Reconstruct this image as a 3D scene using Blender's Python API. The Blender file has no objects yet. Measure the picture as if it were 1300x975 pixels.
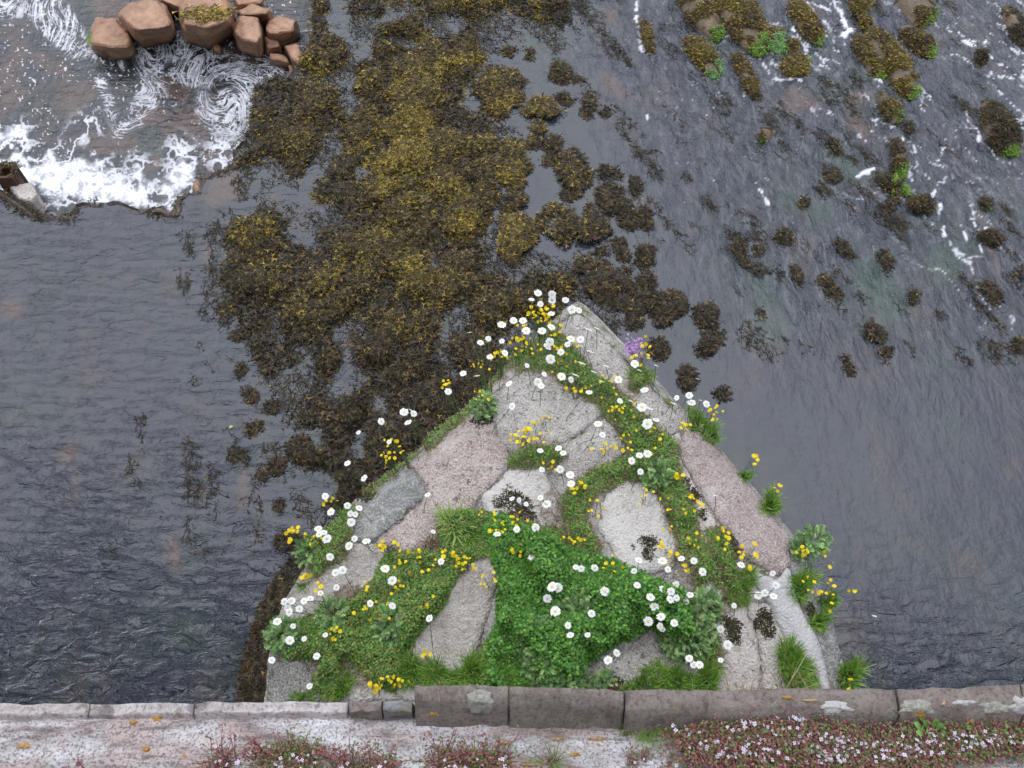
import bpy, bmesh, math, random
import numpy as np
from math import radians as R
from mathutils import Vector, Matrix, noise as mnoise
from mathutils.geometry import delaunay_2d_cdt

random.seed(7); RNG = np.random.default_rng(7)
sc = bpy.context.scene
C = sc.collection

# ------------------------------------------------------------------ camera
F = 1126.0; CX, CY = 650.0, 487.5; PITCH = 60.0; CAMZ = 5.0
cd = bpy.data.cameras.new('camera'); cam = bpy.data.objects.new('camera', cd); C.objects.link(cam)
cd.sensor_width = 36; cd.lens = 36*F/1300; cd.clip_start = .02; cd.clip_end = 2000
cam.location = (0, 0, CAMZ); cam.rotation_euler = (R(90-PITCH), 0, 0)
sc.camera = cam

# ------------------------------------------------------------------ sky, sun, exposure
SUN_EL, SUN_AZ = 62, -25          # azimuth measured from +Y (away from the bridge) towards +X
w = bpy.data.worlds.new('World'); sc.world = w; w.use_nodes = True
nt = w.node_tree; nt.nodes.clear()
out = nt.nodes.new('ShaderNodeOutputWorld'); bg = nt.nodes.new('ShaderNodeBackground')
sky = nt.nodes.new('ShaderNodeTexSky'); sky.sky_type = 'NISHITA'; sky.sun_disc = False
sky.sun_elevation = R(SUN_EL); sky.sun_rotation = R(SUN_AZ); sky.air_density = 1.2; sky.dust_density = 4
tc = nt.nodes.new('ShaderNodeTexCoord'); nz = nt.nodes.new('ShaderNodeTexNoise')
nz.inputs['Scale'].default_value = 1.6; nz.inputs['Detail'].default_value = 6; nz.inputs['Distortion'].default_value = .6
rp = nt.nodes.new('ShaderNodeValToRGB')
rp.color_ramp.elements[0].position = .3; rp.color_ramp.elements[0].color = (13.6, 14.9, 18.2, 1)
rp.color_ramp.elements[1].position = .66; rp.color_ramp.elements[1].color = (21.2, 22.4, 25.8, 1)
mx = nt.nodes.new('ShaderNodeMix'); mx.data_type = 'RGBA'; mx.inputs[0].default_value = .88
nt.links.new(tc.outputs['Generated'], nz.inputs['Vector']); nt.links.new(nz.outputs[0], rp.inputs[0])
sp = nt.nodes.new('ShaderNodeSeparateXYZ'); nt.links.new(tc.outputs['Generated'], sp.inputs[0])
mr = nt.nodes.new('ShaderNodeMapRange'); mr.inputs['From Min'].default_value = .1; mr.inputs['From Max'].default_value = .95; mr.inputs['To Min'].default_value = .38; mr.inputs['To Max'].default_value = 1.3
nt.links.new(sp.outputs[2], mr.inputs['Value']); vm = nt.nodes.new('ShaderNodeVectorMath'); vm.operation = 'SCALE'      # an overcast sky is brightest overhead
nt.links.new(rp.outputs[0], vm.inputs[0]); nt.links.new(mr.outputs[0], vm.inputs['Scale'])
nt.links.new(sky.outputs[0], mx.inputs[6]); nt.links.new(vm.outputs[0], mx.inputs[7])
nt.links.new(mx.outputs[2], bg.inputs[0]); bg.inputs[1].default_value = .085
nt.links.new(bg.outputs[0], out.inputs[0])
sl = bpy.data.lights.new('sun', 'SUN'); so = bpy.data.objects.new('sun', sl); C.objects.link(so)
sl.energy = 1.1; sl.angle = R(80); sl.color = (1, .97, .92)
sv = Vector((math.sin(R(SUN_AZ))*math.cos(R(SUN_EL)), math.cos(R(SUN_AZ))*math.cos(R(SUN_EL)), math.sin(R(SUN_EL))))
so.rotation_euler = sv.to_track_quat('Z', 'Y').to_euler(); so.location = (0, 5, 12)
sc.view_settings.view_transform = 'Standard'; sc.view_settings.look = 'None'
sc.view_settings.exposure = .22; sc.view_settings.gamma = 1; sc.view_settings.use_curve_mapping = False
sc.cycles.max_bounces = 6; sc.cycles.transparent_max_bounces = 12; sc.cycles.caustics_reflective = False

# ------------------------------------------------------------------ pixel -> point on a real surface
ca, sa = math.cos(R(90-PITCH)), math.sin(R(90-PITCH))
def ray(px, py):
    u = (np.asarray(px, float)-CX)/F; v = (CY-np.asarray(py, float))/F
    return u, v*ca+sa, v*sa-ca
def P(px, py, z=0.0):
    u, y, zz = ray(px, py); t = (z-CAMZ)/zz
    return np.stack([u*t, y*t, np.zeros_like(u*t)+z], -1)
def PY(px, py, yy):                      # meets the upright plane y = yy
    u, y, zz = ray(px, py); t = yy/y
    return np.array([u*t, yy, CAMZ+zz*t])
def unP(p):
    p = np.asarray(p, float); x, y, z = p[..., 0], p[..., 1], p[..., 2]-CAMZ
    cy = y*ca+z*sa; cz = -y*sa+z*ca
    return np.stack([CX+F*x/(-cz), CY-F*cy/(-cz)], -1)
ZP, ZL, ZPOOL = 2.2, 3.56, -0.28

# ------------------------------------------------------------------ noise
def hsh(ix, iy, s):
    h = (ix.astype(np.int64)*374761393 + iy.astype(np.int64)*668265263 + s*974634777) & 0xffffffff
    h = ((h ^ (h >> 13))*1274126177) & 0xffffffff
    return ((h ^ (h >> 16)) & 0xffff)/65535.0
def vn(x, y, s=0):
    x = np.asarray(x, float); y = np.asarray(y, float)
    ix = np.floor(x); iy = np.floor(y); fx = x-ix; fy = y-iy
    fx = fx*fx*(3-2*fx); fy = fy*fy*(3-2*fy)
    a = hsh(ix, iy, s); b = hsh(ix+1, iy, s); c = hsh(ix, iy+1, s); d = hsh(ix+1, iy+1, s)
    return (a*(1-fx)+b*fx)*(1-fy)+(c*(1-fx)+d*fx)*fy
def fbm(x, y, s=0, o=4):
    t = 0; a = .5; n = 0
    for i in range(o):
        t = t+a*vn(x*2**i+i*17.3, y*2**i+i*9.1, s+i); n += a; a *= .5
    return t/n
def sst(a, b, x): t = np.clip((x-a)/(b-a), 0, 1); return t*t*(3-2*t)
def sdf(poly, x, y):                     # positive inside
    poly = np.asarray(poly, float); x = np.asarray(x, float); y = np.asarray(y, float)
    d = np.full(x.shape, 1e18); ins = np.zeros(x.shape, bool); n = len(poly)
    for i in range(n):
        ax, ay = poly[i]; bx, by = poly[(i+1) % n]
        ex, ey = bx-ax, by-ay; L = ex*ex+ey*ey+1e-12
        t = np.clip(((x-ax)*ex+(y-ay)*ey)/L, 0, 1)
        d = np.minimum(d, (x-ax-t*ex)**2+(y-ay-t*ey)**2)
        c = (ay > y) != (by > y)
        with np.errstate(all='ignore'):
            xi = ax+(y-ay)/(by-ay if by != ay else 1e-12)*ex
        ins ^= c & (x < xi)
    d = np.sqrt(d)
    return np.where(ins, d, -d)
def caps(segs, x, y):
    m = np.full(np.shape(x), -1e9)
    for (x0, y0, r0, x1, y1, r1) in segs:
        ex, ey = x1-x0, y1-y0; L = ex*ex+ey*ey+1e-9
        t = np.clip(((x-x0)*ex+(y-y0)*ey)/L, 0, 1)
        m = np.maximum(m, (r0+(r1-r0)*t)-np.hypot(x-x0-t*ex, y-y0-t*ey))
    return m

# ------------------------------------------------------------------ mesh + tagging helpers
def tag(o, label=None, cat=None, group=None, kind=None):
    if label: o['label'] = label
    if cat: o['category'] = cat
    if group: o['group'] = group
    if kind: o['kind'] = kind
    return o
def empty(name, loc=(0, 0, 0)):
    o = bpy.data.objects.new(name, None); C.objects.link(o); o.location = loc; o.empty_display_size = .05; return o
def link(name, me, parent=None):
    o = bpy.data.objects.new(name, me); C.objects.link(o)
    if parent is not None:
        o.parent = parent
        if parent.type == 'EMPTY': me.transform(Matrix.Translation(-Vector(parent.location)))
    return o
def mesh_np(name, V, faces, mat, cols=None, smooth=True, attrs=None):
    """faces: (n,4) or (n,3) array"""
    V = np.asarray(V, np.float32); faces = np.asarray(faces, np.int32)
    me = bpy.data.meshes.new(name); me.vertices.add(len(V)); me.vertices.foreach_set('co', V.ravel())
    k = faces.shape[1]; n = len(faces)
    me.loops.add(n*k); me.loops.foreach_set('vertex_index', faces.ravel())
    me.polygons.add(n); me.polygons.foreach_set('loop_start', np.arange(0, n*k, k, dtype=np.int32))
    me.update(calc_edges=True); me.validate()
    me.polygons.foreach_set('use_smooth', np.full(len(me.polygons), smooth))
    if cols is not None:
        a = me.color_attributes.new('col', 'FLOAT_COLOR', 'POINT')
        c4 = np.ones((len(V), 4), np.float32); c4[:, :3] = cols; a.data.foreach_set('color', c4.ravel())
    for k_, v in (attrs or {}).items():
        a = me.attributes.new(k_, 'FLOAT', 'POINT'); a.data.foreach_set('value', np.asarray(v, np.float32))
    if mat: me.materials.append(mat)
    return me
def norm(v): return v/(np.linalg.norm(v, axis=-1, keepdims=True)+1e-9)
def ribbons(name, Pc, W, S, cols, mat):
    """Pc (N,K,3) centre lines, W (N,K) widths, S (N,K,3) or (N,3) sideways, cols (N,K,3)"""
    N, K, _ = Pc.shape
    if S.ndim == 2: S = S[:, None, :]
    S = norm(S+0*Pc)
    L = Pc-S*W[..., None]/2; Rr = Pc+S*W[..., None]/2
    V = np.stack([L, Rr], 2).reshape(-1, 3)
    cc = np.repeat(cols[:, :, None, :], 2, 2).reshape(-1, 3)
    base = (np.arange(N)*K*2)[:, None]; k = np.arange(K-1)*2
    q = np.stack([base+k, base+k+1, base+k+3, base+k+2], -1).reshape(-1, 4)
    return mesh_np(name, V, q, mat, cc)
def pick(cols, n, jit=.25):
    cols = np.asarray(cols, float); c = cols[RNG.integers(0, len(cols), n)]
    return c*(1+jit*(RNG.random((n, 1))*2-1))*(1+.1*(RNG.random((n, 3))-.5))
def from_bm(name, bm, mat, smooth=False):
    me = bpy.data.meshes.new(name); bm.to_mesh(me); bm.free()
    if mat: me.materials.append(mat)
    me.polygons.foreach_set('use_smooth', [smooth]*len(me.polygons)); return me

# ------------------------------------------------------------------ materials
class NT:
    def __init__(s, name):
        s.m = bpy.data.materials.new(name); s.m.use_nodes = True; s.t = s.m.node_tree; s.t.nodes.clear()
        s.o = s.n('ShaderNodeOutputMaterial')
    def n(s, typ, **kw):
        n = s.t.nodes.new(typ)
        for k, v in kw.items():
            if hasattr(n, k): setattr(n, k, v)
            else: n.inputs[k.replace('_', ' ')].default_value = v
        return n
    def l(s, a, b): s.t.links.new(a, b)
    def pos(s, scale=(1, 1, 1), rot=(0, 0, 0)):
        g = s.n('ShaderNodeTexCoord'); m = s.n('ShaderNodeMapping'); m.inputs['Scale'].default_value = scale; m.inputs['Rotation'].default_value = rot
        ge = s.n('ShaderNodeNewGeometry'); s.l(ge.outputs['Position'], m.inputs['Vector']); return m.outputs[0]
    def noise(s, vec, scale, detail=4, rough=.55, dist=0):
        n = s.n('ShaderNodeTexNoise'); n.inputs['Scale'].default_value = scale; n.inputs['Detail'].default_value = detail
        n.inputs['Roughness'].default_value = rough; n.inputs['Distortion'].default_value = dist; s.l(vec, n.inputs['Vector']); return n.outputs[0]
    def vor(s, vec, scale, feature='F1'):
        n = s.n('ShaderNodeTexVoronoi'); n.feature = feature; n.inputs['Scale'].default_value = scale; s.l(vec, n.inputs['Vector']); return n.outputs['Distance'], n.outputs.get('Color')
    def ramp(s, fac, stops):
        r = s.n('ShaderNodeValToRGB'); e = r.color_ramp.elements
        while len(e) < len(stops): e.new(.5)
        for i, (p, c) in enumerate(stops):
            e[i].position = p; e[i].color = (*c, 1) if hasattr(c, '__len__') else (c, c, c, 1)
        s.l(fac, r.inputs[0]); return r.outputs[0]
    def mix(s, fac, a, b, bt='MIX'):
        m = s.n('ShaderNodeMix'); m.data_type = 'RGBA'; m.blend_type = bt
        for i, v in ((0, fac), (6, a), (7, b)):
            if isinstance(v, (int, float)): m.inputs[i].default_value = v
            elif isinstance(v, tuple): m.inputs[i].default_value = (*v, 1)
            else: s.l(v, m.inputs[i])
        return m.outputs[2]
    def math(s, op, a, b=0.0, clamp=False):
        m = s.n('ShaderNodeMath'); m.operation = op; m.use_clamp = clamp
        for i, v in ((0, a), (1, b)):
            if isinstance(v, (int, float)): m.inputs[i].default_value = v
            else: s.l(v, m.inputs[i])
        return m.outputs[0]
    def bump(s, h, strength=.5, dist=.01, nrm=None):
        b = s.n('ShaderNodeBump'); b.inputs['Strength'].default_value = strength; b.inputs['Distance'].default_value = dist
        s.l(h, b.inputs['Height'])
        if nrm is not None: s.l(nrm, b.inputs['Normal'])
        return b.outputs[0]
    def pbr(s, col, rough=.7, nrm=None, spec=.5, finish=True):
        p = s.n('ShaderNodeBsdfPrincipled')
        if isinstance(col, tuple): p.inputs['Base Color'].default_value = (*col, 1)
        else: s.l(col, p.inputs['Base Color'])
        if isinstance(rough, (int, float)): p.inputs['Roughness'].default_value = rough
        else: s.l(rough, p.inputs['Roughness'])
        p.inputs['Specular IOR Level'].default_value = spec
        if nrm is not None: s.l(nrm, p.inputs['Normal'])
        if finish: s.l(p.outputs[0], s.o.inputs[0])
        return p

def granite(name, base, light, dark, speck=.5, lichen=None, stain=.35, lscale=9, grain=110, white=0.0):
    t = NT(name); v = t.pos()
    big = t.noise(v, 5, 5, .6, .4); c = t.mix(t.ramp(big, [(.35, 0), (.7, 1)]), base, light)
    d, _ = t.vor(v, grain); g = t.ramp(d, [(.1, 1), (.42, 0)])
    n2 = t.noise(v, grain*.55, 3, .7); g2 = t.math('MULTIPLY', g, t.ramp(n2, [(.45, 0), (.62, 1)]))
    c = t.mix(t.math('MULTIPLY', g2, speck), c, dark)
    fine = t.noise(v, grain*1.7, 2, .7); c = t.mix(t.math('MULTIPLY', t.ramp(fine, [(.5, 0), (.63, 1)]), speck*.55), c, dark)
    c = t.mix(t.math('MULTIPLY', t.ramp(fine, [(.38, 1), (.48, 0)]), .5), c, (.66, .64, .6))
    pit = t.ramp(t.noise(v, grain*.5, 2, .5), [(.62, 0), (.68, 1)]); c = t.mix(t.math('MULTIPLY', pit, speck*.8), c, dark)
    mot = t.noise(t.pos((1, 1, 1), (0, 0, 1.1)), 10, 7, .75, 1.2); c = t.mix(t.math('MULTIPLY', t.ramp(mot, [(.5, 0), (.6, 1)]), .38), c, (.60, .57, .52)); c = t.mix(t.math('MULTIPLY', t.ramp(mot, [(.36, 1), (.45, 0)]), .4), c, tuple(x*.6 for x in base))
    sp = t.noise(v, 42, 4, .75, .5); c = t.mix(t.math('MULTIPLY', t.ramp(sp, [(.6, 0), (.64, 1)]), .75*min(1, speck*1.4)), c, (.07, .06, .048))
    st = t.ramp(t.noise(v, 13, 6, .7, .8), [(.5, 0), (.72, 1)]); c = t.mix(t.math('MULTIPLY', st, stain), c, (.1, .088, .075))
    if white: c = t.mix(t.math('MULTIPLY', t.ramp(t.noise(v, 21, 6, .75, 1), [(.42, 0), (.56, 1)]), white), c, (.62, .6, .56))
    if lichen:
        for i, (lc, lo, sca) in enumerate(lichen):
            v2 = t.pos((1, 1, 1), (0, 0, i+1)); c = t.mix(t.ramp(t.noise(v2, sca, 5, .6, .6), [(lo, 0), (lo+.03, 1)]), c, lc)
    h = t.math('ADD', t.noise(v, 55, 7, .8), t.math('MULTIPLY', d, -.6))
    t.pbr(c, .9, t.bump(h, 1, .011), .25); return t.m

M = {}
M['grey'] = granite('speckled_grey_granite', (.38, .345, .30), (.50, .465, .41), (.06, .053, .05), .8, [((.22, .22, .1), .68, 5)])
M['pink'] = granite('pinkish_granite', (.38, .30, .255), (.46, .38, .33), (.07, .055, .05), .75, None, .3)
M['pinksmooth'] = granite('smooth_pink_stone', (.34, .265, .235), (.40, .32, .285), (.09, .07, .065), .5, [((.4, .19, .1), .74, 9)], .15)
M['pale'] = granite('pale_granite', (.52, .47, .41), (.63, .59, .53), (.22, .19, .17), .5, None, .15, white=.4)
M['palepink'] = granite('pale_pink_granite', (.47, .40, .34), (.57, .50, .44), (.1, .085, .075), .65, None, .35, white=.3)
M['schist'] = granite('grey_green_slab', (.20, .205, .185), (.28, .28, .26), (.1, .1, .09), .35, [((.42, .32, .04), .68, 11), ((.45, .45, .41), .66, 16)], .35)
M['tan'] = granite('smooth_tan_stone', (.33, .285, .235), (.43, .385, .325), (.14, .12, .1), .35, None, .45, white=.2)
M['darkgrey'] = granite('dark_grey_granite', (.22, .21, .185), (.31, .295, .26), (.06, .055, .05), .6, [((.42, .41, .38), .69, 17)], .4)
M['cement'] = granite('pale_cement', (.47, .45, .44), (.56, .54, .53), (.3, .28, .27), .15, None, .12)
M['core'] = granite('brown_soil_and_mortar', (.27, .235, .2), (.40, .36, .32), (.06, .05, .04), .6, [((.13, .13, .05), .6, 11)], .5)
M['wall'] = granite('weathered_masonry', (.13, .12, .105), (.2, .19, .17), (.06, .055, .05), .5, None, .6)
def masonry():
    t = NT('coursed_masonry'); ge = t.n('ShaderNodeNewGeometry'); sx = t.n('ShaderNodeSeparateXYZ'); t.l(ge.outputs['Position'], sx.inputs[0])
    cb = t.n('ShaderNodeCombineXYZ'); t.l(t.math('ADD', sx.outputs[0], t.math('MULTIPLY', sx.outputs[1], .9)), cb.inputs[0]); t.l(sx.outputs[2], cb.inputs[1])
    b = t.n('ShaderNodeTexBrick'); b.inputs['Scale'].default_value = 1.5; b.inputs['Mortar Size'].default_value = .018; b.inputs['Color1'].default_value = (.2, .17, .15, 1); b.inputs['Color2'].default_value = (.13, .12, .105, 1); b.inputs['Mortar'].default_value = (.06, .055, .045, 1); t.l(cb.outputs[0], b.inputs[0])
    v = t.pos(); n = t.noise(v, 7, 7, .7, .5); c = t.mix(t.math('MULTIPLY', t.ramp(n, [(.4, 0), (.65, 1)]), .6), b.outputs[0], (.07, .07, .045))
    t.pbr(c, .85, t.bump(b.outputs[1], -.6, .02, t.bump(t.noise(v, 30, 6, .75), .8, .012)), .3); return t.m
M['masonry'] = masonry()
M['edge'] = granite('mossy_edge_granite', (.25, .25, .2), (.32, .31, .26), (.09, .09, .06), .4, [((.14, .16, .05), .52, 7)], .3)

def ledge_mat():
    t = NT('lichen_crusted_ledge_stone'); v = t.pos((1, 3.2, 1)); v1 = t.pos()
    n = t.noise(v, 9, 8, .72, .5); c = t.ramp(n, [(.33, (.15, .13, .125)), (.42, (.36, .30, .28)), (.5, (.52, .49, .48)), (.62, (.68, .67, .66))])
    pk = t.ramp(t.noise(v, 6, 4, .6, .8), [(.5, 0), (.6, 1)]); c = t.mix(t.math('MULTIPLY', pk, .6), c, (.47, .35, .31))
    sp = t.noise(v1, 240, 3, .7); c = t.mix(t.math('MULTIPLY', t.ramp(sp, [(.5, 0), (.6, 1)]), .75), c, (.13, .115, .11))
    dk = t.ramp(t.noise(t.pos((1, 7, 1)), 6, 7, .75, 1), [(.56, 0), (.64, 1)]); c = t.mix(t.math('MULTIPLY', dk, .7), c, (.12, .11, .105)); c = t.mix(t.math('MULTIPLY', t.ramp(t.noise(t.pos((1, 2.5, 1), (0, 0, .1)), 3.5, 6, .7, 1), [(.5, 0), (.62, 1)]), .55), c, (.27, .215, .18))
    orr = t.ramp(t.noise(t.pos((1, 2, 1), (0, 0, .2)), 19, 4, .6), [(.715, 0), (.735, 1)]); c = t.mix(orr, c, (.56, .25, .06))
    h = t.math('ADD', n, t.math('MULTIPLY', t.noise(v1, 120, 5, .7), .5))
    t.pbr(c, .92, t.bump(h, 1, .012), .2); return t.m
M['ledge'] = ledge_mat()
def kerb_mat(name, a, b, white=.3):
    t = NT(name); v = t.pos((1, 1, .35)); v1 = t.pos()
    c = t.ramp(t.noise(v, 22, 7, .72, .3), [(.32, a), (.66, b)])
    c = t.mix(t.math('MULTIPLY', t.ramp(t.noise(t.pos((4, 1, .5)), 60, 5, .7), [(.53, 0), (.66, 1)]), .55), c, (.36, .32, .26))
    c = t.mix(t.math('MULTIPLY', t.ramp(t.noise(v1, 150, 3, .7), [(.52, 0), (.62, 1)]), .5), c, (.08, .06, .055))
    c = t.mix(t.ramp(t.noise(v1, 14, 5, .7, 1), [(.62, 0), (.66, 1)]), c, (.47, .43, .41)) if white > .3 else c
    c = t.mix(t.math('MULTIPLY', t.ramp(t.noise(v1, 30, 4, .6), [(.64, 0), (.68, 1)]), .7), c, (.24, .22, .1))
    c = t.mix(t.math('MULTIPLY', t.ramp(t.noise(v1, 9, 7, .75, 1.2), [(.52, 0), (.6, 1)]), .5), c, (.33, .29, .25))
    c = t.mix(t.math('MULTIPLY', t.ramp(t.noise(v1, 17, 7, .75, .6), [(.56, 0), (.64, 1)]), .6), c, (.07, .055, .05))
    t.pbr(c, .9, t.bump(t.noise(v1, 70, 7, .8), 1, .009), .25); return t.m
M['kerb'] = kerb_mat('brown_kerb_sandstone', (.18, .145, .125), (.32, .27, .235))
M['kerbpink'] = kerb_mat('pink_kerb_sandstone', (.48, .41, .39), (.68, .62, .60), .5)
M['kerbgrey'] = kerb_mat('grey_kerb_stone', (.23, .23, .225), (.33, .33, .32))
M['patch'] = granite('pale_lichen_patch', (.37, .36, .29), (.44, .43, .36), (.25, .24, .2), .3, None, .1)
M['patchwhite'] = granite('white_lichen_patch', (.55, .53, .5), (.62, .6, .57), (.35, .33, .3), .3, None, .1)
M['orange'] = granite('orange_lichen_patch', (.5, .24, .03), (.6, .32, .05), (.3, .12, .02), .3, None, .1)

def attr_mat(name, rough=.5, trans=.25, spec=.4, gl=0):
    t = NT(name); a = t.n('ShaderNodeAttribute', attribute_name='col')
    p = t.pbr(a.outputs['Color'], rough, None, spec, finish=False)
    if trans:
        tr = t.n('ShaderNodeBsdfTranslucent'); t.l(a.outputs['Color'], tr.inputs[0]); ms = t.n('ShaderNodeMixShader'); ms.inputs[0].default_value = trans
        t.l(p.outputs[0], ms.inputs[1]); t.l(tr.outputs[0], ms.inputs[2]); t.l(ms.outputs[0], t.o.inputs[0])
    else: t.l(p.outputs[0], t.o.inputs[0])
    return t.m
M['leaf'] = attr_mat('leaf_green', .5, .3); M['weed'] = attr_mat('wet_seaweed', .5, .06, .22); M['moss'] = attr_mat('dark_moss', .8, 0, .2)
M['petal'] = attr_mat('petal', .6, .25, .2)
def rock_mat(name, a, b, wetz=None):
    t = NT(name); v = t.pos((1, 1, 1.5), (.3, .2, .4)); n = t.noise(v, 5, 8, .65, .4)
    c = t.ramp(n, [(.3, a), (.7, b)]); c = t.mix(t.math('MULTIPLY', t.ramp(t.noise(v, 14, 6, .7, .5), [(.5, 0), (.7, 1)]), .5), c, (.09, .05, .035))
    c = t.mix(t.math('MULTIPLY', t.ramp(t.noise(v, 60, 4, .7), [(.5, 0), (.65, 1)]), .4), c, (.3, .2, .14))
    wet = t.n('ShaderNodeSeparateXYZ'); ge = t.n('ShaderNodeNewGeometry'); t.l(ge.outputs['Position'], wet.inputs[0])
    if wetz is not None: c = t.mix(t.ramp(t.math('ADD', t.math('SUBTRACT', wet.outputs[2], wetz), t.math('MULTIPLY', n, .12)), [(.07, .75), (.13, 0)]), c, (.045, .03, .016))
    crk = t.vor(t.pos((1, 1, 1), (.3, .5, .9)), 5, 'DISTANCE_TO_EDGE')[0]; c = t.mix(t.ramp(crk, [(.0, .3), (.02, 0)]), c, (.05, .03, .02))
    t.pbr(c, .55, t.bump(n, .7, .03, t.bump(t.noise(v, 45, 5, .7), .5, .006)), .4); return t.m
M['redrock'] = rock_mat('red_brown_sandstone', (.17, .08, .04), (.42, .25, .15), -.28)
M['darkrock'] = rock_mat('dark_wet_rock', (.018, .014, .01), (.05, .038, .026))
M['algaerock'] = rock_mat('brown_weedy_rock', (.06, .045, .022), (.13, .09, .045))

def bed_mat():
    t = NT('river_bed_stones'); v = t.pos((1, 1, 1)); d, col = t.vor(v, 3.3)
    c = t.ramp(t.noise(v, 2.4, 4, .6, .5), [(.3, (.05, .11, .07)), (.48, (.1, .09, .07)), (.7, (.3, .15, .1))])
    c = t.mix(t.math('MULTIPLY', t.ramp(d, [(.25, 0), (.5, 1)]), .75), c, (.02, .022, .02))
    t.pbr(c, .9, t.bump(t.noise(v, 10, 5), .5, .05), .2); return t.m
M['bed'] = bed_mat()

def water_mat(name, pool=False):
    t = NT(name)
    flow = t.pos((1, .33, 1), (0, 0, R(-24)))
    iso = t.pos()
    # body colour of the moving water: blue grey murk with green and red stains of the bed
    n1 = t.noise(flow, 5.5, 6, .65, .8); n2 = t.noise(iso, 1.3, 5, .6, .5); n3 = t.noise(t.pos((1, .5, 1), (0, 0, R(-24))), 3.2, 5, .62, .7)
    bc = (.022, .028, .044) if not pool else (.024, .025, .031)
    c = t.mix(t.math('MULTIPLY', t.ramp(n2, [(.45, 0), (.68, 1)]), .85), bc, (.026, .046, .040))
    c = t.mix(t.math('MULTIPLY', t.ramp(n3, [(.53, 0), (.68, 1)]), .5 if not pool else .8), c, (.085, .052, .044))
    c = t.mix(t.math('MULTIPLY', t.ramp(n1, [(.3, 1), (.47, 0)]), .6), c, (.009, .011, .014))
    f5 = t.noise(t.pos((1, .3, 1), (0, 0, R(-28))), 22, 5, .7, .8)
    rap = t.n('ShaderNodeAttribute', attribute_name='rapid').outputs['Fac']
    c = t.mix(t.math('MULTIPLY', t.math('MULTIPLY', t.ramp(f5, [(.5, 0), (.72, 1)]), rap), .85), c, (.17, .175, .19))
    c = t.mix(t.math('MULTIPLY', t.math('MULTIPLY', t.ramp(f5, [(.3, 1), (.46, 0)]), rap), .85), c, (.018, .024, .024))
    gr = t.n('ShaderNodeAttribute', attribute_name='green').outputs['Fac']; c = t.mix(gr, c, (.045, .085, .060))
    rd = t.n('ShaderNodeAttribute', attribute_name='stone').outputs['Fac']; c = t.mix(rd, c, (.14, .075, .052))
    # ripples
    rip = t.n('ShaderNodeAttribute', attribute_name='ripple').outputs['Fac']
    b1 = t.noise(t.pos((.75, 1.7, 1), (0, 0, R(9))), 9.0, 4, .55, .9)
    b2 = t.noise(t.pos((1, .42, 1), (0, 0, R(-24))), 13, 5, .6, .5)
    b3 = t.noise(iso, 38, 3, .6, .3)
    nr = t.bump(t.math('MULTIPLY', b1, rip), 1, .062 if not pool else .03)
    nr = t.bump(t.math('MULTIPLY', b2, t.math('ADD', t.math('MULTIPLY', rap, 1.5), .2)), 1, .036, nr)
    nr = t.bump(b3, 1, .0018, nr)
    foam = t.n('ShaderNodeAttribute', attribute_name='foam').outputs['Fac']
    # fine break-up of the foam
    fb = t.noise(iso, 55, 4, .7, .6)
    fo = t.math('MULTIPLY', foam, t.ramp(fb, [(.3, .55), (.5, 1)]), True)
    dif = t.n('ShaderNodeBsdfDiffuse'); t.l(c, dif.inputs[0])
    tr = t.n('ShaderNodeBsdfTransparent'); tr.inputs[0].default_value = (.55, .62, .66, 1)
    m1 = t.n('ShaderNodeMixShader'); m1.inputs[0].default_value = .42 if not pool else .5; t.l(dif.outputs[0], m1.inputs[1]); t.l(tr.outputs[0], m1.inputs[2])
    gl = t.n('ShaderNodeBsdfGlossy'); gl.inputs['Roughness'].default_value = .04; t.l(nr, gl.inputs['Normal'])
    fr = t.n('ShaderNodeFresnel'); fr.inputs['IOR'].default_value = 1.64; t.l(nr, fr.inputs['Normal'])
    m2 = t.n('ShaderNodeMixShader'); t.l(fr.outputs[0], m2.inputs[0]); t.l(m1.outputs[0], m2.inputs[1]); t.l(gl.outputs[0], m2.inputs[2])
    df = t.n('ShaderNodeBsdfDiffuse'); df.inputs[0].default_value = (.72, .72, .74, 1); t.l(t.bump(t.math('ADD', foam, t.math('MULTIPLY', fb, .3)), .6, .02), df.inputs['Normal'])
    m3 = t.n('ShaderNodeMixShader'); t.l(fo, m3.inputs[0]); t.l(m2.outputs[0], m3.inputs[1]); t.l(df.outputs[0], m3.inputs[2])
    t.l(m3.outputs[0], t.o.inputs[0]); return t.m
M['water'] = water_mat('river_water'); M['poolwater'] = water_mat('pool_water', True)

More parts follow.
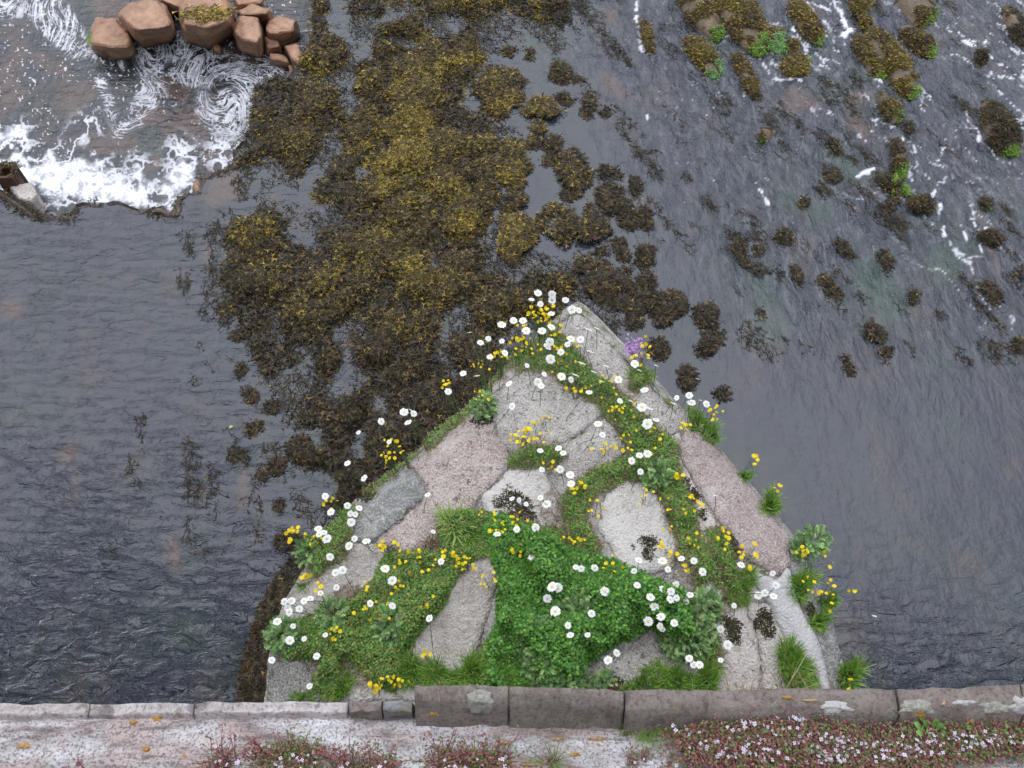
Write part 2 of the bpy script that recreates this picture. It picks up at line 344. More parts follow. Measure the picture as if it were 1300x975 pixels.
# ------------------------------------------------------------------ river, pool, bed
POOL_PX = [(-700, 236), (-200, 240), (-60, 236), (0, 243), (18, 258), (42, 273), (92, 276), (100, 263), (118, 257), (150, 258), (168, 266), (222, 270), (228, 252), (252, 244), (258, 226), (296, 214),
           (304, 186), (322, 166), (326, 140), (328, 112), (352, 100), (400, 75), (405, 0), (395, -160), (-900, -260)]
POOL = P([a for a, b in POOL_PX], [b for a, b in POOL_PX], 0)[:, :2]
def axis(a, b, n, far):
    core = np.linspace(a, b, n); r = np.array([.3, .8, 1.8, 4, 9, 20, 45, 100, 220])*far/220.
    return np.concatenate([a-r[::-1], core, b+r])
def grid_mesh(name, xs, ys, zf, mat, keep=None, attrs=None):
    X, Y = np.meshgrid(xs, ys); Z = zf(X, Y); V = np.stack([X, Y, Z], -1).reshape(-1, 3); nx = len(xs)
    i = np.arange(len(ys)-1)[:, None]*nx+np.arange(nx-1)[None, :]
    q = np.stack([i, i+1, i+nx+1, i+nx], -1).reshape(-1, 4)
    if keep is not None:
        cen = V[q].mean(1); q = q[keep(cen[:, 0], cen[:, 1])]
    A = {k: f(V) for k, f in (attrs or {}).items()}
    me = mesh_np(name, V, q, mat, attrs=A); bm = bmesh.new(); bm.from_mesh(me)
    loose = [v for v in bm.verts if not v.link_faces]; bmesh.ops.delete(bm, geom=loose, context='VERTS'); bm.to_mesh(me); bm.free()
    return me

# boulders that stand in the rapids: px, py, half length, half width, turn (deg, + leans to lower right), height m, green algae share, phrase
BOULD = [
 (884, 6, 50, 20, 28, .16, .25, 'long weedy boulder with bright green lower end, first of the top edge row'),
 (940, 22, 56, 24, 24, .2, .2, 'largest olive weed covered boulder beside the green tipped one at the top'),
 (892, 72, 34, 15, 30, .1, .3, 'dark weedy boulder with a pale green shoulder below the top pair'),
 (946, 97, 34, 9, 18, .1, 0, 'narrow bent boulder of brown weed below the largest boulder'),
 (821, 48, 25, 6, 5, .07, 0, 'thin dark weedy rock beside the white streak of foam'),
 (985, 50, 20, 16, 20, .05, .8, 'smooth pale green boulder washed over by water'),
 (1022, 28, 34, 13, 28, .12, .12, 'brown weedy boulder with green foot right of the washed over one'),
 (1005, 57, 10, 8, 10, .06, 0, 'small weedy stone under the green washed over boulder'),
 (1010, 84, 20, 16, 70, .09, .25, 'arched weedy rock with foam along its lower rim'),
 (1102, 75, 34, 12, 26, .12, .18, 'left boulder of the leaning weedy pair, with green tip'),
 (1134, 84, 56, 18, 27, .16, .15, 'longer right boulder of the leaning weedy pair, bare on its crest'),
 (1166, 54, 30, 12, 42, .12, .3, 'slanting boulder edged with green below the top edge'),
 (1163, 8, 32, 22, 35, .14, .2, 'broad mottled boulder cut by the top edge with green patch'),
 (1090, 4, 16, 14, 20, .1, .1, 'small weedy boulder cut by the top edge above a foam run'),
 (1096, 28, 8, 7, 20, .06, 0, 'round brown stone below the small top edge boulder'),
 (1286, 34, 30, 11, 18, .13, 0, 'dark oval boulder near the top right corner'),
 (1268, 164, 42, 19, 16, .18, .2, 'big dark boulder with green spots at the right edge'),
 (1128, 138, 22, 9, 25, .09, .35, 'weedy rock with green tail below the leaning pair'),
 (1140, 203, 28, 7, 5, .09, .4, 'slim upright weedy rock just above the green wedge'),
 (1134, 237, 26, 8, 50, .08, .85, 'bright green wedge shaped rock in the rapids'),
 (1168, 260, 16, 10, 70, .1, .05, 'dark rounded rock at the lower end of the green wedge'),
 (972, 172, 9, 9, 0, .09, .3, 'lone squarish stone with a green foot, left in the rapids'),
 (1256, 302, 18, 9, 70, .08, 0, 'dark rock with a white foam cap near the right edge'),
 (1250, 259, 9, 6, 10, .06, .3, 'tiny green footed stone above the foam capped rock'),
 (1244, 71, 9, 7, 10, .05, 0, 'small dark stone between the slanting and oval boulders'),
]
def rapid(px, py):                                    # how broken the stream is at a picture place
    return sst(720, 1000, px+(300-py)*.45)*sst(560, 300, py-(px-900)*.12)
FOAMPX = [(811, -5, 2, 808, 20, 2.2), (808, 20, 2.6, 815, 66, 1.8), (1058, 0, 2, 1078, 38, 3.5), (1078, 38, 3.5, 1070, 52, 1.5), (1040, 60, 1.5, 1050, 45, 1.5), (988, 100, 1.5, 1018, 103, 1.5), (968, 82, 1.5, 975, 92, 1.2),
          (1022, 135, 1.2, 1035, 145, 1.2), (1228, 140, 1.2, 1240, 180, 2), (1200, 185, 1.5, 1192, 205, 2), (1192, 255, 1.5, 1198, 300, 1.5), (1218, 280, 1.2, 1228, 305, 1.5), (1238, 302, 1.6, 1254, 292, 1.8),
          (820, 138, 1, 825, 152, 1.8), (858, 145, .8, 862, 152, 1), (962, 235, .8, 975, 266, 1), (1112, 100, 1.4, 1120, 104, 1.4), (1123, 158, 1.3, 1132, 162, 1.3), (1142, 182, 1.5, 1146, 176, 1.5), (1085, 225, 2, 1108, 215, 2.5),
          (1165, 35, 2, 1160, 45, 1.5), (968, 255, 1, 976, 262, .8), (1170, 120, 1.5, 1176, 150, 1), (945, 115, 1.2, 943, 125, 1.2), (1008, 36, 1.5, 1016, 60, 1), (913, 36, 1.2, 908, 40, 1), (1205, 225, 1.2, 1180, 250, 1)]
def river_foam(V):
    q = unP(V); px, py = q[:, 0], q[:, 1]; x, y = V[:, 0], V[:, 1]
    c = caps(FOAMPX, px+16*(fbm(x*7, y*7, 5, 5)-.5), py+12*(fbm(x*7, y*7, 6, 5)-.5))
    f = .9*sst(-1.6, 1.4, c-.5+8*(fbm(x*26, y*26, 8)-.56))
    a = R(-26); xr = x*math.cos(a)-y*math.sin(a); yr = x*math.sin(a)+y*math.cos(a)
    ridge = 1-np.abs(fbm(xr*6+.6*fbm(x*3, y*3, 2), yr*2.2, 11, 5)-.5)*2
    br = rapid(px, py)*sst(1020, 1180, px+(240-py)*.9)
    f = np.maximum(f, .75*sst(.95, .995, ridge)*br*sst(.46, .62, fbm(x*1.6, y*1.6, 21))*sst(.3, .6, fbm(x*24, y*24, 22)))
    f = np.maximum(f, .6*sst(.77, .84, fbm(xr*48+9*fbm(x*3, y*3, 3), yr*20+5*fbm(x*4, y*4, 4), 31, 3))*.6*rapid(px, py)*sst(330, 220, py)*sst(.45, .6, fbm(x*2, y*2, 35)))
    ok = (py < 420) & (py > -60)
    return f*ok
def river_green(V):
    q = unP(V); px, py = q[:, 0], q[:, 1]; x, y = V[:, 0], V[:, 1]
    g = caps([(1060, 190, 14, 1080, 215, 10), (908, 60, 10, 912, 68, 8), (1130, 390, 22, 1100, 350, 20), (1040, 270, 18, 1000, 250, 8), (980, 420, 20, 960, 350, 10), (1200, 340, 25, 1250, 300, 10)], px, py)
    return sst(-14, 10, g+16*(fbm(x*6, y*6, 41)-.5))*.55
def river_stone(V):
    q = unP(V); px, py = q[:, 0], q[:, 1]; x, y = V[:, 0], V[:, 1]
    g = caps([(1010, 128, 16, 1030, 132, 8), (1085, 155, 12, 1100, 170, 8), (20, 395, 12, 8, 388, 6), (1095, 122, 8, 1080, 130, 6), (775, 22, 10, 780, 28, 5), (770, 100, 8, 790, 120, 6), (218, 690, 8, 222, 715, 6), (1108, 475, 4, 1102, 478, 3), (285, 235, 20, 270, 250, 10), (262, 315, 3, 262, 330, 4), (88, 575, 10, 80, 585, 6), (310, 600, 6, 308, 640, 5)], px, py)
    return sst(-8, 7, g+10*(fbm(x*6, y*6, 43)-.5))*.6
def river_ripple(V):
    q = unP(V); px, py = q[:, 0], q[:, 1]
    return .07+.16*sst(760, 560, px)+.22*sst(620, 300, px)*sst(230, 330, py)*(.4+1.2*fbm(V[:, 0]*1.3, V[:, 1]*1.3, 54))+(1.15*sst(560, 900, py)**1.8)*(.15+1.9*fbm(V[:, 0]*1.6, V[:, 1]*1.6, 51, 5))*(1-.6*sst(900, 1000, px)*sst(900, 800, py))+.4*sst(700, 200, px)*sst(460, 700, py)*sst(.5, .65, fbm(V[:, 0]*1.5, V[:, 1]*1.5, 52))
def river_z(X, Y):
    q = unP(np.stack([X, Y, 0*X], -1)); r = rapid(q[..., 0], q[..., 1]); r = np.where(q[..., 1] > -300, r, 0)
    a = R(-26); xr = X*math.cos(a)-Y*math.sin(a); yr = X*math.sin(a)+Y*math.cos(a)
    z = .06*r*(fbm(xr*5, yr*1.8, 61, 4)-.5)+.01*(fbm(X*4, Y*4, 62)-.5)
    return z
inpool = lambda x, y: sdf(POOL, x, y)
me = grid_mesh('river_water', axis(-5.5, 5.8, 700, 200), axis(-.6, 8.6, 560, 200), river_z, M['water'], keep=lambda x, y: inpool(x, y) < 0,
               attrs=dict(foam=river_foam, green=river_green, stone=river_stone, rapid=lambda V: rapid(*unP(V).T), ripple=river_ripple))
tag(link('river_water', me), 'blue grey river sliding over its stony bed', 'water', kind='structure')

# plunge pool with foam swirls
def pool_foam(V):
    q = unP(V); px, py = q[:, 0].copy(), q[:, 1].copy(); wx = 22*(fbm(px/55, py/55, 71)-.5); wy = 22*(fbm(px/55, py/55, 72)-.5)
    ux, uy = px+wx, py+wy
    for (cx, cy, rr, am) in [(288, 132, 42, 4.2), (196, 66, 26, -3.6), (186, 100, 26, 3.0), (250, 82, 30, 2.6), (60, 30, 60, 1.6), (345, 88, 14, 3), (150, 140, 24, -2.5), (130, 45, 30, -2)]:
        dx, dy = ux-cx, uy-cy; a = am*np.exp(-(dx*dx+dy*dy)/(rr*rr)); ux, uy = cx+dx*np.cos(a)-dy*np.sin(a), cy+dx*np.sin(a)+dy*np.cos(a)
    pat = fbm(ux/15, uy/2.1, 73, 3); pat2 = 1-2*np.abs(fbm(ux/20, uy/3.6, 75, 4)-.5)
    cov = sst(-13, 10, caps([(178, 62, 14, 225, 62, 16), (225, 62, 16, 300, 88, 17), (300, 88, 18, 322, 105, 15), (322, 105, 14, 315, 150, 14), (315, 150, 13, 290, 172, 9), (290, 172, 8, 262, 140, 10), (262, 140, 8, 256, 122, 5),
                             (190, 75, 14, 195, 110, 13), (195, 110, 10, 170, 150, 9), (170, 150, 6, 152, 168, 7), (152, 168, 4, 138, 140, 3), (138, 140, 3, 126, 104, 2), (225, 92, 9, 262, 100, 8),
                             (60, 5, 22, 75, 35, 20), (75, 35, 20, 100, 62, 9), (100, 62, 8, 120, 68, 6), (30, 8, 10, -20, 12, 8), (140, 72, 5, 152, 82, 3), (338, 80, 9, 352, 96, 10), (288, 130, 14, 300, 140, 22)],
                            q[:, 0]+10*(fbm(px/18, py/18, 76)-.5), q[:, 1]+10*(fbm(px/18, py/18, 77)-.5)))
    cov = cov*(.12+.7*fbm(px/26, py/26, 79, 4))
    f = np.maximum(sst(.61-.2*cov, .72-.2*cov, pat), sst(.95-.14*cov, .99-.12*cov, pat2))*sst(.03, .25, cov)
    f *= .25+.8*fbm(px/6, py/6, 80, 4); bub = 1-2.4*np.abs(fbm(px/7, py/6, 83, 4)-.5); f = np.maximum(f*.9, .6*sst(.86, .97, bub)*sst(.1, .35, cov))
    # white water under the lip
    lip = caps([(-60, 205, 26, 40, 222, 26), (40, 222, 26, 110, 232, 28), (95, 205, 14, 90, 230, 20), (110, 232, 26, 165, 255, 12), (165, 255, 12, 215, 262, 14), (220, 240, 14, 238, 215, 9), (285, 195, 8, 296, 205, 10), (-10, 178, 10, 28, 172, 3), (92, 200, 8, 112, 160, 2), (235, 215, 8, 228, 190, 2), (180, 240, 5, 176, 215, 2), (60, 215, 10, 30, 200, 8)], q[:, 0], q[:, 1])
    n = fbm(px/22+wx/40, py/18, 81, 5); web = 1-2.2*np.abs(fbm(px/17, py/14, 84, 5)-.5)
    big = sst(-6, 12, lip+58*(n-.56)); lace = sst(.8, .95, web)*sst(-30, -2, lip)
    f = np.maximum(f, np.maximum(big*(.45+.55*sst(.3, .5, fbm(px/6, py/6, 88))), .75*lace))
    fine = sst(.74, .8, fbm(px/3.2, py/3.2, 91, 2))*.6*sst(.4, .6, fbm(px/40, py/40, 92))
    return np.clip(np.maximum(f, fine), 0, 1)*(q[:, 1] > -25)*(q[:, 0] > -120)
def pool_stone(V):
    q = unP(V); px, py = q[:, 0], q[:, 1]
    g = caps([(90, 128, 17, 108, 115, 14), (48, 75, 7, 80, 90, 7), (215, 165, 10, 222, 160, 9), (205, 105, 10, 230, 118, 14), (240, 150, 14, 250, 175, 14), (120, 185, 12, 160, 180, 16), (185, 150, 12, 200, 145, 12), (-10, 130, 22, 20, 120, 14),
              (10, 95, 12, 30, 60, 8), (200, 205, 9, 185, 210, 6), (300, 60, 20, 330, 75, 10), (265, 195, 8, 260, 205, 5), (205, 238, 7, 210, 243, 5), (150, 20, 22, 140, 0, 22)], px+8*(fbm(px/14, py/14, 101)-.5), py+8*(fbm(px/14, py/14, 102)-.5))
    return sst(-4, 3, g)*.62*(.6+.6*fbm(px/9, py/9, 103))
pl0, pl1 = P(-60, 300, ZPOOL), P(420, -20, ZPOOL)
me = grid_mesh('pool_water', axis(float(P(-10, 0, ZPOOL)[0])-.1, float(P(380, 0, ZPOOL)[0]), 760, 40), axis(float(P(0, 285, ZPOOL)[1]), float(P(0, -8, ZPOOL)[1]), 620, 15),
               lambda X, Y: ZPOOL+.02*(fbm(X*3, Y*3, 63)-.5), M['poolwater'], keep=lambda x, y: (inpool(x, y) > -.25),
               attrs=dict(foam=pool_foam, stone=pool_stone, green=lambda V: .5*sst(-6, 10, caps([(115, 5, 8, 118, 12, 6), (195, 195, 12, 210, 180, 10), (270, 70, 6, 275, 66, 4)], *unP(V).T)), rapid=lambda V: 0*V[:, 0]+.25, ripple=lambda V: 0*V[:, 0]+.6))
tag(link('pool_water', me), 'lower plunge pool streaked with swirling white foam', 'water', kind='structure')
# bed: one sheet to the horizon
me = grid_mesh('river_bed', axis(-7, 7, 120, 200), axis(-2, 10, 100, 200), lambda X, Y: -.95*sst(-.12, .05, inpool(X, Y))-.2+.1*(fbm(X*1.5, Y*1.5, 65)-.5), M['bed'])
tag(link('river_bed', me), 'stony bed seen through the shallow water', 'riverbed', kind='structure')
# broken rock lip between river and pool
def lip():
    pts = []
    src = [tuple(p) for p in POOL[2:22]]
    for i in range(len(src)-1):
        a, b = np.array(src[i]), np.array(src[i+1]); L = np.linalg.norm(b-a); n = max(2, int(L/.03))
        for k in range(n): pts.append(a+(b-a)*k/n)
    pts = np.array(pts); n = len(pts); tg = norm(np.gradient(pts, axis=0)); nrm = np.stack([tg[:, 1], -tg[:, 0]], 1)
    cen = pts+nrm*.05; s = np.where(sdf(POOL, cen[:, 0], cen[:, 1]) > 0, 1, -1)[:, None]; nrm = nrm*s      # points into the pool
    u = pts[:, 0]*8+pts[:, 1]*11
    j = (fbm(u, u*.3, 111, 4)-.5)[:, None]
    prof = [(-.05, -.03), (-.02, .004), (.0, .012), (.02, -.02), (.04, -.12), (.08, -.5)]
    V = []
    for k, (o, z) in enumerate(prof):
        jj = (fbm(u+k*3.1, u*.7+k, 112, 4)-.5)
        V.append(np.concatenate([pts+nrm*(o+j*.10+(fbm(u*4, u, 113, 3)[:, None]-.5)*.05+jj[:, None]*.05), (z+(fbm(u*5+k, u*2, 114, 3)-.5)*.055)[:, None]], 1))
    V = np.stack(V, 1); K = len(prof)
    i = np.arange(n-1)[:, None]*K+np.arange(K-1)[None]
    q = np.stack([i, i+1, i+K+1, i+K], -1).reshape(-1, 4)
    o = link('rock_shelf', mesh_np('rock_shelf', V.reshape(-1, 3), q, M['darkrock'], smooth=False))
    k_ = fbm(u*1.3, u*.4, 117, 3) > .47; bp_ = np.repeat(pts[k_], 22, 0)+RNG.normal(0, .022, (k_.sum()*22, 2)); fronds('weed_fringe', np.column_stack([bp_, 0*bp_[:, 0]]), .025+.02*RNG.random(len(bp_)), 0*bp_[:, 0]+.03, o, up=.5, wid=.006)
    tag(o, 'dark broken rock shelf where the river drops into the pool', 'rock shelf', kind='structure')

# ------------------------------------------------------------------ seaweed
DARKW = [(.018, .0145, .009), (.026, .020, .011), (.013, .0115, .008), (.034, .027, .013)]
YEL = [(.30, .215, .028), (.22, .165, .026), (.16, .122, .024), (.36, .25, .04)]
OLI = [(.095, .072, .022), (.13, .096, .026), (.06, .048, .018), (.12, .078, .034)]
NEARBLACK = [(.034, .030, .020), (.05, .038, .022), (.024, .021, .015), (.07, .045, .028)]
def fronds(name, base, L, yel, parent=None, up=.5, wid=.009, heading=None, dark=DARKW, spread=1.0, oli=None):
    """forked wrack fronds: base (N,3), L length (N,), yel (N,) 0..1 share of golden tips"""
    N = len(base); th = RNG.random(N)*2*math.pi if heading is None else heading+RNG.normal(0, .8*spread, N)
    cur = RNG.normal(0, 1.1, N); K = 5; pcs = []; tb = up*(.3+.9*RNG.random(N))
    p = base.copy(); cl = [p]
    for k in range(1, K):
        a = th+cur*(k/K); st = L/(K-1)
        dz = st*np.clip(tb*(1-1.5*k/K), -.35, 1)
        p = p+np.stack([np.cos(a)*st, np.sin(a)*st, dz], 1)+RNG.normal(0, .002, (N, 3)); cl.append(p)
    main = np.stack(cl, 1)
    a = th+cur
    fk = []
    for s in (-1, 1):
        aa = a+s*(.5+.3*RNG.random(N)); l2 = L*.38; q0 = main[:, -2]; q1 = q0+np.stack([np.cos(aa)*l2*.5, np.sin(aa)*l2*.5, l2*.12*RNG.random(N)], 1)
        q2 = q1+np.stack([np.cos(aa+s*.3)*l2*.5, np.sin(aa+s*.3)*l2*.5, -l2*.05+0*aa], 1)
        fk.append(np.stack([q0, q1, q2], 1))
    cb = pick(dark, N); ct = np.where((RNG.random(N) < yel)[:, None], pick(YEL, N, .35), np.where((RNG.random(N) < (yel*3+.12 if oli is None else oli))[:, None], pick(OLI, N, .4), pick(NEARBLACK, N, .4)))
    side = np.stack([-np.sin(a), np.cos(a), RNG.normal(0, .7, N)], 1)
    w0 = wid*(.7+.6*RNG.random(N))
    tt = np.array([0, .15, .4, .8, 1])[None, :, None]; cm = cb[:, None]*(1-tt)+ct[:, None]*tt
    Vs, Fs, Cs, off = [], [], [], 0
    for Pc, W, S, cc in ((main, w0[:, None]*np.array([.6, 1, 1, 1, .5]), side, cm),
                         (fk[0], w0[:, None]*np.array([.6, 1.1, .5]), side, np.stack([ct*.8, ct, ct*1.1], 1)), (fk[1], w0[:, None]*np.array([.6, 1.1, .5]), side, np.stack([ct*.8, ct, ct*1.1], 1))):
        n_, k_, _ = Pc.shape; Sx = norm(S)[:, None]
        V = np.stack([Pc-Sx*W[..., None]/2, Pc+Sx*W[..., None]/2], 2).reshape(-1, 3); b = (np.arange(n_)*k_*2)[:, None]; kk = np.arange(k_-1)*2
        Fs.append(np.stack([b+kk, b+kk+1, b+kk+3, b+kk+2], -1).reshape(-1, 4)+off); Vs.append(V); Cs.append(np.repeat(cc[:, :, None], 2, 2).reshape(-1, 3)); off += len(V)
    return link(name, mesh_np(name, np.concatenate(Vs), np.concatenate(Fs), M['weed'], np.concatenate(Cs)), parent)

lip()

MASS = [[(322, 110), (340, 98), (400, 100), (430, 115), (428, 135), (458, 148), (440, 168), (418, 168), (398, 165), (408, 190), (388, 213), (360, 205), (340, 192), (312, 210), (303, 207), (310, 182), (322, 165), (322, 140)],
        [(352, 40), (372, 12), (398, 10), (418, 42), (448, 62), (434, 100), (395, 102), (378, 92), (362, 62)],
        [(455, 55), (490, 27), (530, 30), (560, 45), (605, 35), (608, 90), (592, 112), (602, 140), (622, 147), (630, 190), (628, 255), (612, 290), (614, 335), (650, 360), (705, 375), (705, 395), (655, 405), (625, 440), (650, 490), (620, 550), (570, 610), (520, 620), (478, 640),
         (435, 665), (400, 640), (385, 620), (400, 590), (362, 592), (345, 560), (358, 520), (332, 490), (312, 455), (298, 400), (285, 352), (290, 300), (310, 275), (345, 262), (380, 282), (410, 288), (445, 282), (420, 258), (402, 250), (402, 225), (420, 208), (440, 190), (428, 170), (448, 150), (456, 120), (452, 85)],
        [(436, -70), (492, -70), (488, 22), (440, 14)], [(560, -70), (722, -70), (728, 25), (700, 32), (640, 13), (620, 32), (600, 36), (570, 20), (535, 14)],
        [(495, -70), (560, -70), (560, 8), (500, 8)],
        [(655, 345), (720, 345), (748, 360), (770, 392), (735, 376), (700, 392), (660, 380)], [(380, -70), (420, -70), (415, 15), (395, 20)],
        [(346, 395), (372, 400), (365, 440), (352, 470), (322, 430), (310, 400)], [(405, 638), (430, 600), (440, 605), (425, 650)]]
HOLES = [(455, 62, 7, 440, 90, 7), (440, 90, 7, 446, 125, 8), (446, 108, 10, 425, 105, 6), (425, 190, 6, 400, 215, 14), (432, 420, 8, 448, 470, 12), (445, 470, 12, 425, 498, 12), (448, 405, 8, 458, 420, 6), (395, 295, 10, 378, 292, 5), (455, 222, 5, 462, 218, 3), (388, 440, 3, 395, 458, 4), (568, 408, 8, 590, 402, 5),
         (548, 323, 3, 550, 330, 4), (345, 395, 5, 352, 425, 5), (465, 540, 8, 450, 575, 8), (480, 505, 7, 490, 530, 6), (385, 575, 6, 402, 560, 7), (405, 600, 7, 410, 625, 5), (395, 475, 5, 380, 505, 5), (590, 410, 5, 575, 430, 5), (500, 45, 4, 520, 60, 3), (600, 122, 4, 590, 130, 4), (540, 250, 3, 546, 254, 3), (365, 540, 4, 375, 560, 5),
         (560, 425, 4, 570, 470, 4), (350, 500, 6, 365, 480, 4)]
def yelmask(px, py, x, y):
    core = np.exp(-(((px-525)/130)**2+((py-200)/200)**2))*1.25
    core = np.maximum(core, .65*np.exp(-(((px-345)/45)**2+((py-300)/22)**2)))
    core = np.maximum(core, .9*np.exp(-(((px-640)/80)**2+((py+5)/35)**2))); core = np.maximum(core, .8*np.exp(-(((px-390)/50)**2+((py-90)/70)**2)))
    core *= sst(480, 330, py)
    n = fbm(x*5.5, y*5.5, 121, 5)
    return np.clip(core*sst(.40, .74, n)*1.0+.09*(core > .05)+.02, 0, .6)
def warm(px, py): return np.clip(.22+.65*np.exp(-(((px-520)/170)**2+((py-170)/230)**2)), 0, 1)
def massd(px, py, x, y):
    m = np.full(px.shape, -1e9)
    for p in MASS: m = np.maximum(m, sdf(p, px, py))
    m = np.minimum(m, -caps(HOLES, px, py)-1)
    ns = (fbm(x*5.5, y*5.5, 131, 4)-.5)*2
    soft = 18+14*sst(430, 560, py)
    m = m+ns*soft*.85+1.5+15*(fbm(x*19, y*19, 133, 3)-.5)+(12*(fbm(x*30, y*11, 135, 3)-.53))*sst(360, 520, py)
    return m-5*sst(430, 560, py)-7*sst(470, 330, px+.25*(py-400))*sst(360, 470, py)
n = 760000
bx = RNG.random(n)*3.4-2.2; by = RNG.random(n)*6.9+1.6
q = unP(np.stack([bx, by, 0*bx], 1)); d = massd(q[:, 0], q[:, 1], bx, by)
k = (d > 0) & (RNG.random(n) < np.clip(.22+d/20, 0, 1)) & (sdf(POOL, bx, by) < .03) & (q[:, 1] > -75)
bx, by, d, q = bx[k], by[k], d[k], q[k]
lump = fbm(bx*6, by*6, 141, 3)
hz = sst(0, 26, d)*(.008+.085*sst(.35, .75, lump))
base = np.stack([bx, by, hz-.012], 1)
o = fronds('seaweed_bed', base, .026+.038*RNG.random(len(bx)), yelmask(q[:, 0], q[:, 1], bx, by), up=.6, wid=.0052, spread=1.5, heading=-1.2, oli=warm(q[:, 0], q[:, 1]))
tag(o, 'broad bed of brown and golden wrack floating upstream of the pier', 'seaweed', kind='stuff')
# dark mat of lower fronds and holdfasts that closes the bed under the tips
n = 90000
bx = RNG.random(n)*3.4-2.2; by = RNG.random(n)*6.9+1.6; q = unP(np.stack([bx, by, 0*bx], 1)); d = massd(q[:, 0], q[:, 1], bx, by)
k = (d > 9) & (sdf(POOL, bx, by) < .0) & (q[:, 1] > -75); bx, by, d = bx[k], by[k], d[k]
o2 = fronds('seaweed_understorey', np.stack([bx, by, .004+.02*RNG.random(len(bx))+.5*sst(0, 26, d)*.085*sst(.35, .75, fbm(bx*6, by*6, 141, 3))], 1), .04+.03*RNG.random(len(bx)), 0*bx, up=.1, wid=.013)
tag(o2, 'darker lower wrack fronds under the golden tipped bed', 'seaweed', kind='stuff')

# strands that hang just under the surface round the bed and through the rapids
n = 260000
bx = RNG.random(n)*6.2-2.4; by = RNG.random(n)*6+1.4; q = unP(np.stack([bx, by, 0*bx], 1)); qx, qy = q.T
d = massd(qx, qy, bx, by); a_ = R(-28); xr = bx*math.cos(a_)-by*math.sin(a_); yr = bx*math.sin(a_)+by*math.cos(a_)
st1 = fbm(xr*11, yr*3.2, 161, 4); k = ((d > -26) & (d < 6) & (st1 > .46)) | ((rapid(qx, qy) > .3) & (st1 > .645) & (qy < 460) & (qx > 700)) | ((st1 > .66) & (qx < 330) & (qy > 290))
k &= (sdf(POOL, bx, by) < -.03) & (qy > -14) & (qy < 700) & (RNG.random(n) < .7)
bx, by = bx[k], by[k]
o3 = fronds('submerged_strands', np.stack([bx, by, -.012+.022*RNG.random(len(bx))], 1), .03+.04*RNG.random(len(bx)), 0*bx, up=.03, wid=.005, heading=-1.15, spread=.5)
tag(o3, 'thin dark weed strands trailing just under the water surface', 'seaweed', kind='stuff')

# separate clumps: (px, py, half w, half h, turn)
CL = [ # islands right of the bed
 (635, 118, 30, 28, 0), (652, 208, 19, 27, 0), (657, 257, 17, 11, 0), (652, 305, 24, 28, 0), (690, 145, 22, 19, 20), (703, 182, 15, 10, -10), (699, 200, 13, 7, -30), (728, 218, 17, 26, -15), (713, 90, 14, 13, 20), (734, 100, 7, 5, 0),
 (746, 133, 7, 16, 8), (768, 142, 4, 6, 0), (716, 125, 12, 7, 15), (677, 180, 6, 10, 0), (770, 222, 16, 10, 0), (775, 253, 12, 20, -30), (795, 272, 9, 20, -15), (785, 240, 5, 7, 0), (806, 238, 6, 14, -10), (819, 278, 6, 16, -8), (730, 292, 46, 26, 20),
 (818, 322, 10, 15, 0), (787, 315, 6, 18, -20), (795, 358, 8, 18, 0), (787, 384, 11, 11, 0), (822, 356, 11, 10, 0), (840, 382, 26, 14, 15), (806, 398, 8, 22, 0), (840, 408, 9, 14, 0), (898, 400, 13, 16, -25), (898, 438, 11, 17, 0), (836, 440, 10, 13, 0), (755, 352, 18, 28, -35),
 (872, 478, 7, 16, 0), (915, 427, 3, 8, 0), (916, 500, 7, 7, 0), (723, 248, 12, 6, 0), (645, 65, 12, 6, 0), (712, 20, 10, 16, 20), (672, 68, 5, 8, 0), (748, 262, 3, 5, 0),
 # open water, right
 (999, 299, 18, 9, 12), (943, 311, 5, 7, 0), (963, 317, 6, 6, 0), (938, 321, 4, 8, -15), (952, 338, 4, 13, -35), (1072, 317, 6, 11, -20), (1011, 349, 5, 10, 0), (1123, 329, 7, 16, -5), (1158, 332, 6, 11, -10), (1052, 362, 6, 16, -22), (1257, 370, 8, 16, -20), (1160, 375, 7, 7, 0),
 (1113, 430, 9, 22, -8), (1291, 440, 7, 7, 0), (1294, 347, 4, 8, 0), (1057, 223, 11, 7, 15), (1043, 243, 9, 12, -20), (1021, 256, 9, 6, 20), (1060, 183, 7, 9, 0), (1080, 262, 10, 5, 15), (1133, 256, 7, 6, 0), (1048, 129, 8, 5, -30), (1048, 111, 6, 5, 0), (1154, 160, 6, 4, 0), (965, 398, 4, 7, 0), (1076, 462, 3, 10, 0),
 # left fringe of the bed
 (289, 392, 9, 9, 0), (302, 425, 7, 9, 0), (305, 470, 7, 9, 0), (318, 500, 7, 10, -15), (322, 545, 9, 7, 0), (308, 575, 8, 6, 0), (350, 590, 8, 10, 0), (380, 570, 12, 14, 0), (298, 578, 5, 9, 0), (365, 685, 12, 14, 0), (335, 602, 6, 6, 0), (345, 515, 8, 7, 0), (353, 640, 5, 8, 0), (375, 217, 9, 8, 0), (368, 180, 10, 5, 0)]
def near_phrase(px, py):
    if px < 390: return 'along the left fringe of the wrack bed'
    if px < 760 and py < 175: return 'between the wrack bed and the streak of foam'
    if px < 760: return 'just right of the golden wrack bed'
    if px < 930 and py < 340: return 'in the channel beyond the pier tip'
    if px < 930: return 'in the water right of the pier tip'
    if py < 280: return 'among the weedy boulders of the rapids'
    return 'in the open water right of the pier'
ORD = ['leftmost', 'second from left', 'third from left', 'fourth from left', 'fifth from left', 'sixth from left', 'seventh from left', 'eighth from left', 'ninth from left', 'tenth from left', 'eleventh from left', 'twelfth from left', 'thirteenth from left', 'fourteenth from left', 'fifteenth from left', 'sixteenth from left', 'seventeenth from left', 'eighteenth from left']
